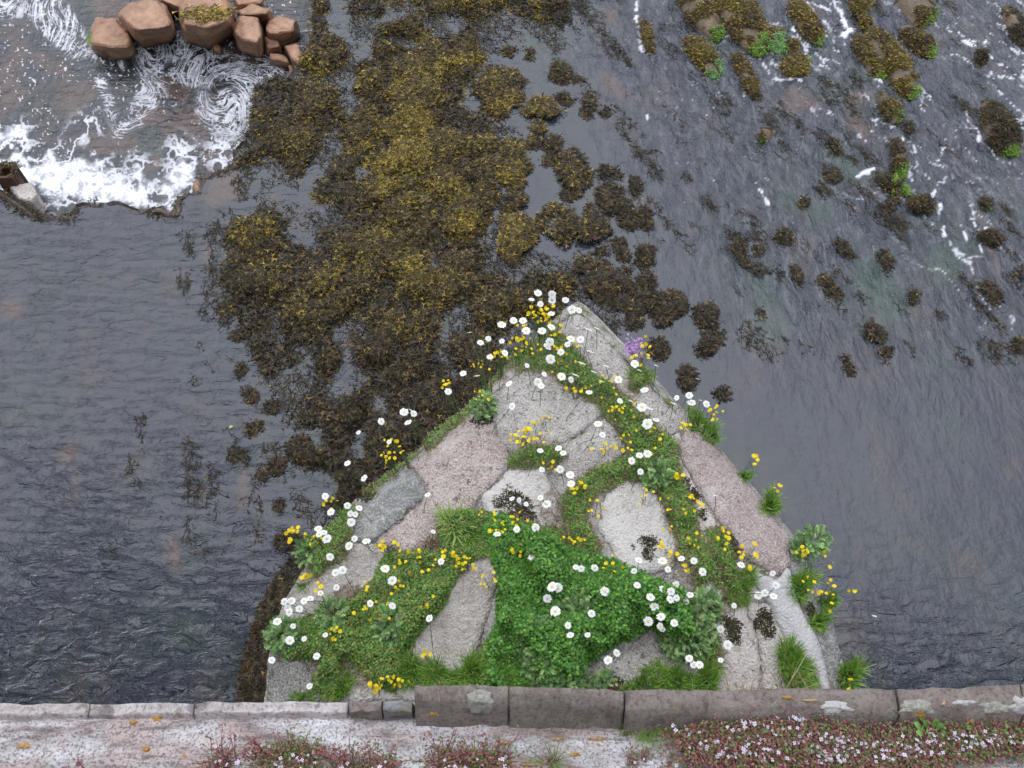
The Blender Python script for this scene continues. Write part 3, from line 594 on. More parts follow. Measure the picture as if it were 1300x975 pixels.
NUM = 'zero one two three four five six seven eight nine ten eleven twelve thirteen fourteen fifteen sixteen seventeen eighteen nineteen twenty'.split()
def ordlab(items, phr):
    """items: list of (px,py,...) -> {index: 'third from left of the five ...'}"""
    by = {}
    for i, it in enumerate(items): by.setdefault(phr(it[0], it[1]), []).append(i)
    res = {}
    for ph, ids in by.items():
        ids.sort(key=lambda i: items[i][0])
        for r_, i in enumerate(ids):
            if len(ids) == 1: res[i] = 'only one '+ph
            elif r_ == len(ids)-1: res[i] = 'rightmost of %s %s' % (NUM[len(ids)] if len(ids) < 21 else 'many', ph)
            else: res[i] = '%s of %s %s' % (ORD[r_] if r_ < len(ORD) else 'one right of middle', NUM[len(ids)] if len(ids) < 21 else 'many', ph)
    return res
cl_lab = ordlab(CL, near_phrase)
for i, (px, py, a, b, tn) in enumerate(CL):
    if px > 930: a, b, tn = a*.66, b*1.25, (tn-20 if b > a else tn+14)
    elif a*b > 60: a, b = a*.93, b*.95
    nn = int(min(6200, 70+a*b*8.5)); ang = R(tn); r = np.sqrt(RNG.random(nn))*1.15; th = RNG.random(nn)*2*math.pi
    lx, ly = r*np.cos(th)*a, r*np.sin(th)*b; ex = px+lx*math.cos(ang)+ly*math.sin(-ang)*1; ey = py+lx*math.sin(ang)+ly*math.cos(ang)
    p = P(ex, ey, 0); sc_ = 1.1/(.0053*math.sqrt(a*b)); kk = 2.9*(fbm(p[:, 0]*sc_, p[:, 1]*sc_, 150+i, 4)-.5)+.62*(.86-r) > 0
    if kk.sum() < 12: kk[:] = True
    p, r2 = p[kk], r[kk]; p[:, 2] = .03*(1-r2**2)*min(1, a*b/150)+.03*fbm(p[:, 0]*12, p[:, 1]*12, 7)*(a*b > 200)-.004
    s = min(1, .5+math.sqrt(a*b)/30)*.72
    yl = yelmask(ex[kk], ey[kk], p[:, 0], p[:, 1])*(.7 if a*b > 250 else .25)+.01
    root = fronds('seaweed_clump', p, s*(.04+.05*RNG.random(len(p))), yl, up=.45, wid=.0062, heading=R(-65), spread=2)
    sz = 'large' if a*b > 500 else 'small' if a*b < 70 else 'ragged'
    tag(root, '%s wrack, %s' % (sz, cl_lab[i]), 'seaweed', 'clumps of wrack afloat round the main bed')

# golden/green weed on boulders
GRN = [(.09, .19, .015), (.07, .14, .015), (.15, .27, .02), (.09, .10, .03)]
def boulder(px, py, a, b, tn, h, gr, lab):
    h = h*.5; tn = tn+9; a = a*1.06
    c = P(px, py, 0); c[2] = 0
    root = empty('weedy_boulder', tuple(c)); tag(root, lab, 'boulder', 'weed covered boulders standing in the rapids')
    ang = R(-tn); dirv = np.array([math.sin(R(tn)), math.cos(R(tn))])     # long axis in the picture
    ns, nr = 40, 12; V = []; seed = px*.01
    for j in range(nr+1):
        rr = j/nr
        for i in range(ns):
            t = 2*math.pi*i/ns; e = 1+.16*(mnoise.noise(Vector((math.cos(t)*1.2, math.sin(t)*1.2, seed)))); rad = rr*e
            u, v = math.cos(t)*rad, math.sin(t)*rad; u = math.copysign(abs(u)**.85, u)
            ex = px+dirv[0]*v*a+dirv[1]*u*b; ey = py+dirv[1]*v*a-dirv[0]*u*b
            p = P(ex, ey, 0); z = h*(1-rr**3.2)*(1+.35*mnoise.noise(Vector((p[0]*7, p[1]*7, seed))))*(1-.25*v)-.02*rr-.12*(rr > .99)
            V.append((p[0], p[1], z))
    V = np.array(V); i = np.arange(ns); qs = []
    for j in range(nr): qs.append(np.stack([j*ns+i, j*ns+(i+1) % ns, (j+1)*ns+(i+1) % ns, (j+1)*ns+i], -1))
    V += np.array([[mnoise.noise(Vector(v)*14)*.012]*3 for v in V])
    link('rock', mesh_np('rock', V, np.concatenate(qs), M['algaerock']), root)
    nn = int(min(12000, 200+a*b*9)); idx = RNG.integers(0, ns*nr, nn); p = V[idx]+RNG.normal(0, .008, (nn, 3)); rr = (idx//ns)/nr; t = 2*math.pi*(idx % ns)/ns
    # weed reads from position along the long axis
    s = np.sin(t)*rr; g = s+.12*np.cos(t)*rr; bare = fbm(p[:, 0]*8, p[:, 1]*8, 171, 3)
    isg = (g > 1.0-1.1*gr-.12*(gr > 0)) & (bare > .42) if gr > 0 else np.zeros(nn, bool)
    kw = ~isg & (bare > (.4 if not 'mottled' in lab and not 'bare' in lab else .47))
    down = R(-90-tn*.0)-R(0)
    if kw.sum() > 5:
        fronds('seaweed', p[kw]+[0, 0, .004], .02+.022*RNG.random(kw.sum()), np.clip(.42*sst(300, 0, np.full(kw.sum(), py))*sst(1230, 1120, np.full(kw.sum(), px))*fbm(p[kw, 0]*6, p[kw, 1]*6, 5)*1.6, 0, 1), root, up=.35, wid=.0052,
               heading=-math.pi/2+R(20), dark=[(.05, .036, .012), (.07, .050, .016), (.035, .028, .011)])
    if isg.sum() > 3:
        pb = p[isg]; m = len(pb); rep = 3; pb = np.repeat(pb, rep, 0)+RNG.normal(0, .006, (m*rep, 3)); m *= rep
        a_ = RNG.random(m)*6.28; d_ = np.stack([np.cos(a_), np.sin(a_), .35+0*a_], 1); L = .012+.012*RNG.random(m)
        Pc = np.stack([pb, pb+d_*L[:, None]*.5+[0, 0, .004], pb+d_*L[:, None]], 1); cc = pick(GRN if px != 985 and px != 892 else [(.13, .2, .09), (.1, .16, .07), (.1, .3, .03)], m)
        link('green_algae', ribbons('green_algae', Pc, np.array([[.005, .008, .003]]*m), np.stack([-d_[:, 1], d_[:, 0], 0*a_], 1), np.repeat(cc[:, None], 3, 1), M['weed']), root)
for bb in BOULD: boulder(*bb)

# ------------------------------------------------------------------ bare red boulders by the pool
def facet_rock(name, poly, z0, h, lab, seed, mat='redrock', parent_group='red sandstone boulders at the pool edge', inset=.22, face=.3):
    """poly: outline in the picture of the visible rock; crown sits back from the outline, front face leans to the viewer"""
    rnd = random.Random(seed); pl = np.array(poly, float); c = pl.mean(0)
    zt = z0+h; crown = c+(pl-c)*(1-inset*.75); crown[:, 1] -= 0
    bm = bmesh.new()
    for i, p in enumerate(pl):                    # foot ring: at water level for the near side
        w_ = P(p[0], p[1], z0 if p[1] > c[1] else z0+h*.35); bm.verts.new(w_); wl = P(p[0], p[1], z0+h*.35); bm.verts.new((wl[0], wl[1], z0-.15)) if p[1] <= c[1] else bm.verts.new((w_[0], w_[1], z0-.15))
    for i, p in enumerate(crown):
        k = 1 if p[1] <= c[1] else 1-face*1.3
        pp = c+(pl[i]-c)*np.array([1-inset*.5, 1-inset*.5 if p[1] <= c[1] else 1-face*1.6])
        bm.verts.new(P(pp[0], pp[1], zt*(1)+h*.12*rnd.uniform(-1, 1)))
    r = bmesh.ops.convex_hull(bm, input=bm.verts)
    bmesh.ops.delete(bm, geom=list({v for v in r['geom_interior'] if isinstance(v, bmesh.types.BMVert)}), context='VERTS')
    bmesh.ops.dissolve_limit(bm, angle_limit=R(9), verts=bm.verts, edges=bm.edges)
    bmesh.ops.bevel(bm, geom=list(bm.edges), offset=.012, segments=1, profile=.6, affect='EDGES', clamp_overlap=True)
    bmesh.ops.triangulate(bm, faces=bm.faces); 
    for _ in range(4): bmesh.ops.subdivide_edges(bm, edges=[e for e in bm.edges if e.calc_length() > .03], cuts=1, use_grid_fill=False); bmesh.ops.triangulate(bm, faces=bm.faces)
    bm.normal_update()
    for v in bm.verts: v.co += v.normal*(mnoise.fractal(v.co*5, 1, 2, 4)*.018+.012*(abs(mnoise.noise(v.co*9))-.3))
    me = from_bm(name, bm, M[mat], False); o = link(name, me); return tag(o, lab, 'boulder', parent_group)
RR = [([(115, 45), (122, 22), (145, 24), (163, 38), (169, 52), (165, 68), (140, 70), (115, 62)], .2, 'low dark red boulder with green algae at its left side'),
      ([(150, 20), (165, 5), (190, -2), (212, 5), (220, 35), (212, 45), (176, 51), (165, 42)], .42, 'tall pentagonal red boulder second in the pool side row'),
      ([(226, 10), (232, -12), (282, -14), (295, 8), (292, 34), (262, 52), (232, 44)], .42, 'largest red boulder with yellow weed on its top'),
      ([(294, 40), (303, 18), (330, 20), (333, 50), (327, 64), (305, 58)], .32, 'square red boulder right of the largest one'),
      ([(338, 25), (352, 18), (378, 25), (372, 45), (352, 52), (338, 46)], .26, 'blunt red boulder partly hidden by wrack'),
      ([(300, 14), (320, 5), (345, 12), (340, 20), (305, 22)], .3, 'flat reddish slab behind the square boulder'),
      ([(335, 45), (354, 52), (357, 62), (338, 66)], .14, 'small dark red stone wedged below the blunt boulder'),
      ([(342, 66), (362, 68), (368, 82), (350, 80), (342, 74)], .1, 'small pale wet stone near the foam'),
      ([(360, 58), (378, 55), (388, 75), (378, 90), (368, 76)], .2, 'slanting red stone leaning on the wrack bed'),
      ([(366, 82), (374, 84), (376, 98), (368, 96)], .1, 'thin sliver of red stone beside the foam spot'),
      ([(200, -2), (232, -6), (236, 16), (222, 12)], .2, 'dark wedge stone between the two tallest boulders'),
      ([(270, 52), (282, 58), (280, 68), (270, 62)], .06, 'small brown stone awash below the largest boulder'),
      ([(292, -10), (330, -14), (335, 6), (300, 14)], .2, 'red stone at the top edge behind the largest boulder')]
for i, (pl, h, lab) in enumerate(RR):
    o = facet_rock('red_boulder', pl, ZPOOL, h, lab, i)
    if i == 0:
        pts = P(RNG.normal(124, 5, 500), RNG.normal(58, 5, 500), ZPOOL+.06); pts = pts[(sdf(pl, *unP(pts).T) > 1)]; pts[:, 2] += .05
        m = len(pts); a_ = RNG.random(m)*6.28; d_ = np.stack([np.cos(a_), np.sin(a_), .2+0*a_], 1)*.025
        rt = ribbons('green_algae', np.stack([pts, pts+d_*.5+[0, 0, .005], pts+d_], 1), np.array([[.01, .014, .005]]*m), np.stack([-d_[:, 1], d_[:, 0], 0*a_], 1), np.repeat(pick(GRN, m)[:, None], 3, 1), M['weed'])
        link('green_algae', rt, o)
    if i == 2:
        pts = P(RNG.normal(262, 13, 300), RNG.normal(17, 3, 300), ZPOOL+.46); fronds('seaweed', pts, .05+.03*RNG.random(300), np.full(300, .8), o, up=.3)
o = facet_rock('pale_rock', [(10, 236), (40, 232), (48, 248), (40, 262), (24, 258)], -.06, .06, 'pale pinkish rock under the rusty post at the lip', 31, 'palepink', None)
o['category'] = 'rock'
facet_rock('wet_rock', [(244, 236), (252, 228), (257, 240), (248, 250)], ZPOOL, .12, 'small tan wet rock at the edge of the fall', 33, 'redrock', None)['category'] = 'rock'

# rusty hollow post in the foam
def post():
    c = P(24, 241, -.12); root = empty('iron_post', tuple(c)); tag(root, 'short rusty square post with weed on its top, in foam', 'post')
    t = NT('rusty_iron'); v = t.pos(); t.pbr(t.ramp(t.noise(v, 20, 6, .7), [(.3, (.03, .015, .01)), (.7, (.11, .05, .03))]), .8, t.bump(t.noise(v, 60), .6, .01))
    bm = bmesh.new(); w_, H, th = .066, .36, .012
    for sx, sy, lx, ly in ((0, -1, w_, th), (0, 1, w_, th), (-1, 0, th, w_), (1, 0, th, w_)):
        mt = Matrix.Translation((c[0]+sx*(w_-th), c[1]+sy*(w_-th), c[2]+H/2-.16)) @ Matrix.Diagonal((lx*2-(.002 if sx else 0), ly*2-(.06 if sx else 0), H, 1))
        bmesh.ops.create_cube(bm, size=1, matrix=mt)
    bmesh.ops.bevel(bm, geom=list(bm.edges), offset=.004, segments=1, affect='EDGES')
    link('shaft', from_bm('shaft', bm, t.m), root)
    n_ = 260; e = RNG.integers(0, 4, n_); s = RNG.random(n_)*2-1
    xx = np.where(e < 2, s*w_, np.where(e == 2, -w_, w_)); yy = np.where(e < 2, np.where(e == 0, w_, w_*.8), s*w_)
    fronds('weed_crown', np.stack([c[0]+xx, c[1]+yy, c[2]+H-.16+0*xx], 1), .02+.02*RNG.random(n_), np.full(n_, .1), root, up=.8, wid=.006)
post()

# ------------------------------------------------------------------ the pier
OUT_PX = [(735, 373), (745, 378), (768, 400), (800, 435), (835, 473), (868, 508), (902, 545), (935, 582), (972, 625), (1008, 668), (1032, 705), (1048, 742), (1063, 785), (1074, 830), (1080, 870), (1083, 915), (332, 915), (334, 870), (337, 830), (343, 800), (356, 760), (378, 722), (405, 680), (425, 652), (437, 640), (470, 608),
          (515, 575), (560, 535), (600, 500), (640, 458), (672, 428), (705, 399), (724, 380)]
OUT = P([a for a, b in OUT_PX], [b for a, b in OUT_PX], ZP)[:, :2]
OUT[15:17, 1] = .14
OUT[15, 0] += .03; OUT[16, 0] -= .03
def zp(x, y):
    d = sdf(OUT, x, y); return ZP-.05*(1-sst(0, .10, d))+.012*(fbm(np.asarray(x)*3, np.asarray(y)*3, 201)-.5)*2
def cdt(poly, step, jit=.3, edge=None):
    """fill a polygon with a fine irregular triangle net -> verts (n,2), tris"""
    poly = np.array(poly, float); pts = []
    for i in range(len(poly)):
        a, b = poly[i], poly[(i+1) % len(poly)]; L = np.linalg.norm(b-a); n_ = max(1, int(L/step))
        for k_ in range(n_):
            p = a+(b-a)*k_/n_
            if edge and k_: p = p+RNG.normal(0, edge, 2)
            pts.append(p)
    nb = len(pts); bp = np.array(pts); mn, mxx = bp.min(0), bp.max(0)
    gx, gy = np.meshgrid(np.arange(mn[0], mxx[0], step), np.arange(mn[1], mxx[1], step)); g = np.stack([gx.ravel(), gy.ravel()], 1); g += RNG.uniform(-jit, jit, g.shape)*step
    g = g[sdf(bp, g[:, 0], g[:, 1]) > step*.5]
    allp = [Vector(p) for p in bp]+[Vector(p) for p in g]
    vs, es, fs, *_ = delaunay_2d_cdt(allp, [(i, (i+1) % nb) for i in range(nb)], [], 1, 1e-6)
    return np.array([tuple(v) for v in vs]), [f for f in fs if len(f) == 3], bp
def smooth_poly(poly, it=2):
    p = np.array(poly, float)
    for _ in range(it):
        q = np.roll(p, -1, 0); p = np.stack([p*.75+q*.25, p*.25+q*.75], 1).reshape(-1, 2)
    return p
def slab(name, poly_w, mat, parent, top, step=.016, depth=.05, rnd=.005, rise=.014, rough=.005, seed=0, edge=.0045, it=0):
    poly = smooth_poly(poly_w, it); V2, fs, bp = cdt(poly, step, edge=edge); d = np.maximum(sdf(bp, V2[:, 0], V2[:, 1]), 0)
    x, y = V2[:, 0], V2[:, 1]
    z = top(x, y)+rise-rnd*(1-sst(0, .012, d))+rough*2*(fbm(x*14, y*14, seed, 4)-.5)
    V = np.concatenate([np.stack([x, y, z], 1), np.stack([x, y, z-depth], 1)]) ; n_ = len(V2)
    T = np.array(fs, int)
    # skirt
    from collections import Counter
    ec = Counter()
    for f in fs:
        for a, b in ((f[0], f[1]), (f[1], f[2]), (f[2], f[0])): ec[(a, b)] += 1
    sk = []
    for (a, b) in ec:
        if (b, a) not in ec: sk += [(b, a, a+n_), (b, a+n_, b+n_)]
    me = mesh_np(name, V, np.concatenate([T, np.array(sk, int)]), mat); bm = bmesh.new(); bm.from_mesh(me)
    bmesh.ops.delete(bm, geom=[v for v in bm.verts if not v.link_faces], context='VERTS'); bm.to_mesh(me); bm.free()
    return link(name, me, parent)
pier = empty('bridge_pier', (.14, .6, 0)); tag(pier, 'pointed stone bridge pier top rising from the river, overgrown with flowers', 'bridge pier')
# core with battered walls down into the river
def core():
    V2, fs, bp = cdt(OUT, .03, edge=.002); z = zp(V2[:, 0], V2[:, 1])+.003+.008*(fbm(V2[:, 0]*20, V2[:, 1]*20, 205)-.5)
    link('rubble_core', mesh_np('rubble_core', np.column_stack([V2, z]), np.array(fs), M['core']), pier)
    n_ = len(bp); levels = 14; V = []
    zt = zp(bp[:, 0], bp[:, 1])-.004
    for j in range(levels+1):
        t = j/levels; s = 1+.42*t; cx, cy = .08, .05
        blk = .010*(np.sin(t*levels*math.pi*.999)**2)
        V.append(np.column_stack([cx+(bp[:, 0]-cx)*(s+blk), cy+(bp[:, 1]-cy)*(s+blk), zt*(1-t)+(-.6)*t]))
    V = np.concatenate(V); i = np.arange(n_); qs = [np.stack([j*n_+i, (j+1)*n_+i, (j+1)*n_+(i+1) % n_, j*n_+(i+1) % n_], -1) for j in range(levels)]
    link('side_wall', mesh_np('side_wall', V, np.concatenate(qs), M['masonry'], smooth=False), pier)
core()
ST = [
 ('edge', [(735, 376), (742, 381), (765, 402), (798, 437), (832, 475), (862, 507), (856, 516), (822, 482), (788, 446), (755, 412), (738, 396), (725, 396), (706, 412), (703, 402), (724, 382)], 'mossy grey rim of the pier tip', .012),
 ('grey', [(737, 400), (755, 416), (788, 450), (822, 486), (856, 520), (872, 530), (860, 545), (842, 562), (800, 522), (765, 487), (735, 452), (710, 422), (712, 412), (726, 400)], 'speckled grey granite capstone at the tip', .016),
 ('palepink', [(700, 404), (706, 425), (690, 445), (652, 478), (612, 503), (604, 500), (642, 460), (675, 430)], None, .006),
 ('grey', [(692, 458), (730, 484), (765, 528), (735, 550), (700, 571), (656, 588), (634, 555), (624, 520), (642, 488)], 'speckled grey granite slab in the middle of the pier', .018),
 ('grey', [(769, 534), (796, 570), (770, 597), (730, 614), (709, 600), (706, 577), (739, 555)], 'grey granite block beside the cracked joint', .016),
 ('pink', [(606, 512), (632, 560), (648, 590), (612, 630), (587, 655), (555, 692), (520, 699), (480, 692), (515, 657), (546, 628), (530, 600), (518, 590), (555, 560)], 'big pinkish brown speckled slab', .018),
 ('schist', [(503, 590), (526, 603), (541, 630), (502, 665), (467, 690), (441, 682), (452, 650), (440, 643), (470, 614)], 'grey green slab with yellow lichen', .018),
 ('tan', [(515, 578), (550, 553), (556, 558), (517, 588), (502, 588), (468, 612), (440, 640), (437, 642), (470, 610)], None, .006),
 ('pale', [(652, 596), (690, 602), (705, 635), (706, 665), (680, 682), (645, 667), (617, 650), (613, 634)], 'pale stone with black moss', .018),
 ('pale', [(790, 611), (820, 619), (844, 646), (860, 688), (853, 720), (806, 731), (789, 717), (763, 676), (764, 640)], 'whitish block ringed by plants', .022),
 ('pinksmooth', [(870, 546), (893, 543), (930, 584), (968, 628), (1002, 672), (1006, 690), (1002, 712), (985, 730), (950, 713), (915, 667), (886, 620), (864, 580)], 'long smooth pink slab on the right side', .018),
 ('pale', [(840, 564), (861, 548), (863, 580), (884, 622), (898, 650), (878, 680), (850, 642)], None, .008),
 ('palepink', [(882, 640), (912, 668), (948, 716), (975, 762), (930, 764), (900, 744), (886, 702)], None, .012),
 ('palepink', [(904, 774), (944, 768), (960, 810), (966, 884), (906, 884), (898, 830)], 'pale pink block with dark lichen', .015),
 ('palepink', [(948, 767), (985, 772), (1010, 812), (1024, 850), (1030, 886), (970, 886), (964, 812)], 'pale pink block beside the cement strip', .015),
 ('grey', [(738, 884), (760, 850), (828, 812), (870, 835), (895, 850), (903, 886)], 'grey granite block against the bridge', .014),
 ('darkgrey', [(640, 690), (760, 702), (838, 742), (890, 780), (895, 832), (862, 826), (822, 806), (752, 846), (733, 884), (612, 884), (616, 810), (630, 752)], None, .004),
 ('tan', [(628, 712), (598, 716), (562, 768), (524, 812), (522, 848), (560, 868), (595, 852), (612, 802), (627, 750)], 'smooth tan stone strip between plant mats', .018),
 ('pale', [(480, 846), (528, 852), (553, 874), (552, 888), (438, 890), (450, 866)], None, .012),
 ('darkgrey', [(339, 832), (386, 842), (408, 870), (402, 897), (336, 898)], 'dark grey block in the lower left corner', .018),
 ('tan', [(440, 692), (480, 697), (490, 710), (470, 745), (422, 772), (402, 812), (347, 826), (352, 782), (376, 742), (402, 727)], 'brown grey slab on the left side', .016),
 ('darkgrey', [(484, 700), (555, 700), (598, 702), (592, 720), (566, 768), (530, 812), (500, 843), (452, 848), (412, 834), (408, 812), (430, 774), (482, 742)], None, .004),
 ('palepink', [(556, 655), (610, 648), (640, 668), (700, 690), (630, 690), (560, 695)], None, .004),
 ('schist', [(1008, 686), (1032, 712), (1046, 745), (1058, 785), (1048, 800), (1020, 770), (1008, 745), (1004, 712)], 'grey green slate on the right rim', .014),
 ('schist', [(1050, 803), (1062, 792), (1072, 832), (1078, 870), (1079, 892), (1060, 892), (1048, 850), (1030, 800), (1020, 778)], 'grey slate at the lower right rim', .014),
 ('tan', [(414, 668), (436, 645), (448, 650), (438, 690), (400, 724), (376, 738), (384, 716)], None, .008),
 ('tan', [(708, 602), (760, 605), (765, 660), (772, 702), (700, 690), (708, 640)], None, 0.0),
]
for i, (m_, pl, lab, rs) in enumerate(ST):
    w_ = P([a for a, b in pl], [b for a, b in pl], ZP)[:, :2]; w_ = w_.mean(0)+(w_-w_.mean(0))*1.035
    o = slab('capstone', w_, M[m_], pier, zp, rise=.007+rs*.42, seed=300+i, rough=.006)
    if lab: o['label'] = lab
for pl in ([(953, 724), (975, 732), (988, 738), (1000, 716), (1008, 742), (1016, 775), (1040, 812), (1050, 850), (1058, 884), (1046, 884), (1034, 850), (1002, 818), (986, 790), (980, 768), (962, 750)],
           [(892, 728), (912, 722), (920, 745), (914, 768), (896, 770), (886, 758)]):
    w_ = P([a for a, b in pl], [b for a, b in pl], ZP+.02)[:, :2]
    o = slab('cement_patch', w_, M['cement'], pier, zp, rise=.026, rnd=.006, rough=.002, depth=.03, seed=340, it=2); o['label'] = 'smooth whitish cement smear'

# ------------------------------------------------------------------ the bridge: ledge, kerb, wall with arches
bridge = empty('stone_bridge', (0, -.3, 0)); tag(bridge, 'stone bridge side with lichen crusted ledge and low kerb along the bottom', 'bridge')
def boxm(name, x0, x1, y0, y1, z0, z1, mat, parent, bev=.01):
    bm = bmesh.new(); bmesh.ops.create_cube(bm, size=1, matrix=Matrix.Translation(((x0+x1)/2, (y0+y1)/2, (z0+z1)/2)) @ Matrix.Diagonal((x1-x0, y1-y0, z1-z0, 1)))
    bmesh.ops.bevel(bm, geom=list(bm.edges), offset=bev, segments=2, affect='EDGES'); return link(name, from_bm(name, bm, mat), parent)
def ledge():
    xs = np.linspace(-1.3, 1.3, 640); ys = np.linspace(-.16, .262, 130)
    zf = lambda X, Y: ZL+.014*(fbm(X*5, Y*16, 401, 5)-.5)+.008*(fbm(X*30, Y*45, 402, 4)-.5)-.03*sst(.225, .262, Y)
    link('ledge_top', grid_mesh('ledge_top', xs, ys, zf, M['ledge']), bridge)
    boxm('ledge_slab', -16, 16, -.30, .245, ZL-.22, ZL-.012, M['wall'], bridge)
ledge()
def kerbstone(px0, px1, ytop0, ytop1, ybot, mat, htop, lab, topw=.008):
    """inner face seen from the ledge; px range measured at the top edge"""
    n_ = 40; V = []; yin = .232
    xs0 = np.linspace(px0, px1, n_)
    rows = [[], [], [], [], []]
    for i, px in enumerate(xs0):
        t = i/(n_-1); pt = ytop0+(ytop1-ytop0)*t
        # top front edge at height ZL+htop
        top = P(px, pt, ZL+htop); x = float(top[0]); yt = float(top[1]); j = .004*(fbm(np.array(x*40), np.array(px*.01), 411)-.5)
        yb = float(P(px, ybot, ZL+.0)[1])
        rows[0].append((x, yb+j, ZL-.02)); rows[1].append((x, yb*.25+yt*.75-.001+j, ZL+htop*.8)); rows[2].append((x, yt-.003, ZL+htop-.003+j)); rows[3].append((x, yt+topw, ZL+htop-.001+j)); rows[4].append((x, yt+topw+.006, ZL-.3))
    fine = []
    for r in range(4):
        a, b = np.array(rows[r]), np.array(rows[r+1]); m_ = 6 if r < 1 else 3
        for k_ in range(m_): fine.append(a+(b-a)*k_/m_)
    fine.append(np.array(rows[4])); G = np.array(fine); K = len(G)
    G[:, :, 1] += .008*(fbm(G[:, :, 0]*28, G[:, :, 2]*40, 412)-.5); G[1:-1, :, 2] += .007*(fbm(G[1:-1, :, 0]*35, G[1:-1, :, 1]*60, 413)-.5)
    Vf = G.reshape(-1, 3); i = np.arange(K-1)[:, None]*n_+np.arange(n_-1)[None]; qd = np.stack([i, i+1, i+n_+1, i+n_], -1).reshape(-1, 4)
    # end caps
    me = mesh_np('kerb_stone', Vf, qd, M[mat]); bm = bmesh.new(); bm.from_mesh(me)
    for c_ in (0, n_-1):
        ring = [r*n_+c_ for r in range(K)]; bm.verts.ensure_lookup_table(); bm.faces.new([bm.verts[r] for r in ring])
    bmesh.ops.recalc_face_normals(bm, faces=bm.faces); bm.to_mesh(me); bm.free()
    o = link('kerb_stone', me, bridge)
    if lab: o['label'] = lab
    return o
kerbstone(-140, 112, 901, 900, 922, 'kerbpink', .004, 'low pink kerb stone at the left')
kerbstone(114, 245, 900, 899.5, 920, 'kerbpink', .004, 'low lichened kerb stone')
kerbstone(247, 441, 899, 898, 918, 'kerbpink', .004, 'low whitish kerb stone')
kerbstone(443, 484, 898, 897, 914, 'kerb', .016, None)
kerbstone(486, 523, 897, 897, 915, 'kerbgrey', .02, 'small blue grey kerb stone')
kerbstone(526, 645, 877, 878, 932, 'kerb', .055, 'raised brown kerb stone with round pale patch')
kerbstone(647, 792, 878, 884, 936, 'kerb', .055, 'raised brown kerb stone')
kerbstone(794, 1140, 895, 894, 945, 'kerb', .05, 'raised kerb stone behind grass and toadflax', .022)
kerbstone(1143, 1300, 894, 889, 950, 'kerb', .05, 'raised kerb stone with orange lichen', .022)
kerbstone(1302, 1500, 889, 885, 950, 'kerb', .05, None, .022)
def blob(px, py, rx, ry, z, yin, mat, name, parent, seed):
    """thin crust on the kerb's leaning inner face or the ledge: follows the face through its own little slab"""
    n_ = 26; V = []; c = None
    for ring in (0, .55, 1):
        for i in range(n_):
            t = 2*math.pi*i/n_; e = 1+.55*mnoise.fractal(Vector((math.cos(t)*1.6, math.sin(t)*1.6, seed)), 1, 2, 3)
            x, y = px+rx*ring*e*math.cos(t), py+ry*ring*e*math.sin(t)
            V.append(surf_kerb(x, y, .0035 if ring < 1 else .0))
    V = np.array(V); i = np.arange(n_); q_ = np.concatenate([np.stack([r*n_+i, r*n_+(i+1) % n_, (r+1)*n_+(i+1) % n_, (r+1)*n_+i], -1) for r in range(2)])
    return link(name, mesh_np(name, V, q_, M[mat]), parent)
dg = None
def surf_kerb(x, y, lift):
    """first hit of the picture ray on ledge or kerb, by a ray cast against the built meshes"""
    u, yy, zz = ray(x, y); d_ = Vector((float(u), float(yy), float(zz))).normalized()
    best = None
    for o in TARGETS:
        ok, loc, nrm, idx = o.ray_cast(Vector((0, 0, CAMZ))-o.parent.location, d_)
        if ok:
            t_ = (loc-(Vector((0, 0, CAMZ))-o.parent.location)).length
            if best is None or t_ < best: best = t_
    if best is None: best = (CAMZ-ZL)/-d_.z
    return tuple(Vector((0, 0, CAMZ))+d_*(best-lift))
bpy.context.view_layer.update()
TARGETS = [o for o in bridge.children if o.name.startswith(('kerb', 'ledge_top'))]
blob(610, 890, 17, 15, 0, 0, 'patch', 'lichen_patch', bridge, 1)['label'] = 'round pale lichen patch'
blob(1061, 898, 19, 8, 0, 0, 'patchwhite', 'lichen_patch', bridge, 2); blob(1163, 899, 22, 9, 0, 0, 'patch', 'lichen_patch', bridge, 3); blob(1222, 892, 14, 4, 0, 0, 'patchwhite', 'lichen_patch', bridge, 4); blob(1260, 898, 22, 7, 0, 0, 'patch', 'lichen_patch', bridge, 5); blob(1296, 896, 14, 10, 0, 0, 'patchwhite', 'lichen_patch', bridge, 6)
for (a, b, c_, d_) in ((200, 912, 7, 4), (170, 917, 5, 2.5), (30, 947, 9, 4), (185, 951, 6, 3), (550, 907, 7, 3), (758, 938, 12, 2.5), (708, 938, 8, 2), (670, 971, 12, 2), (730, 958, 8, 2.5), (1028, 889, 10, 2), (1000, 886, 9, 2), (1198, 893, 4, 3), (1233, 918, 6, 5), (1168, 906, 7, 6), (1178, 922, 8, 6), (895, 957, 11, 2.5), (934, 956, 7, 2), (640, 943, 9, 2)):
    blob(a, b, c_, d_, 0, 0, 'orange', 'orange_lichen', bridge, a*.1)
for (a, b, c_, d_) in ((700, 572, 6, 2),): pass
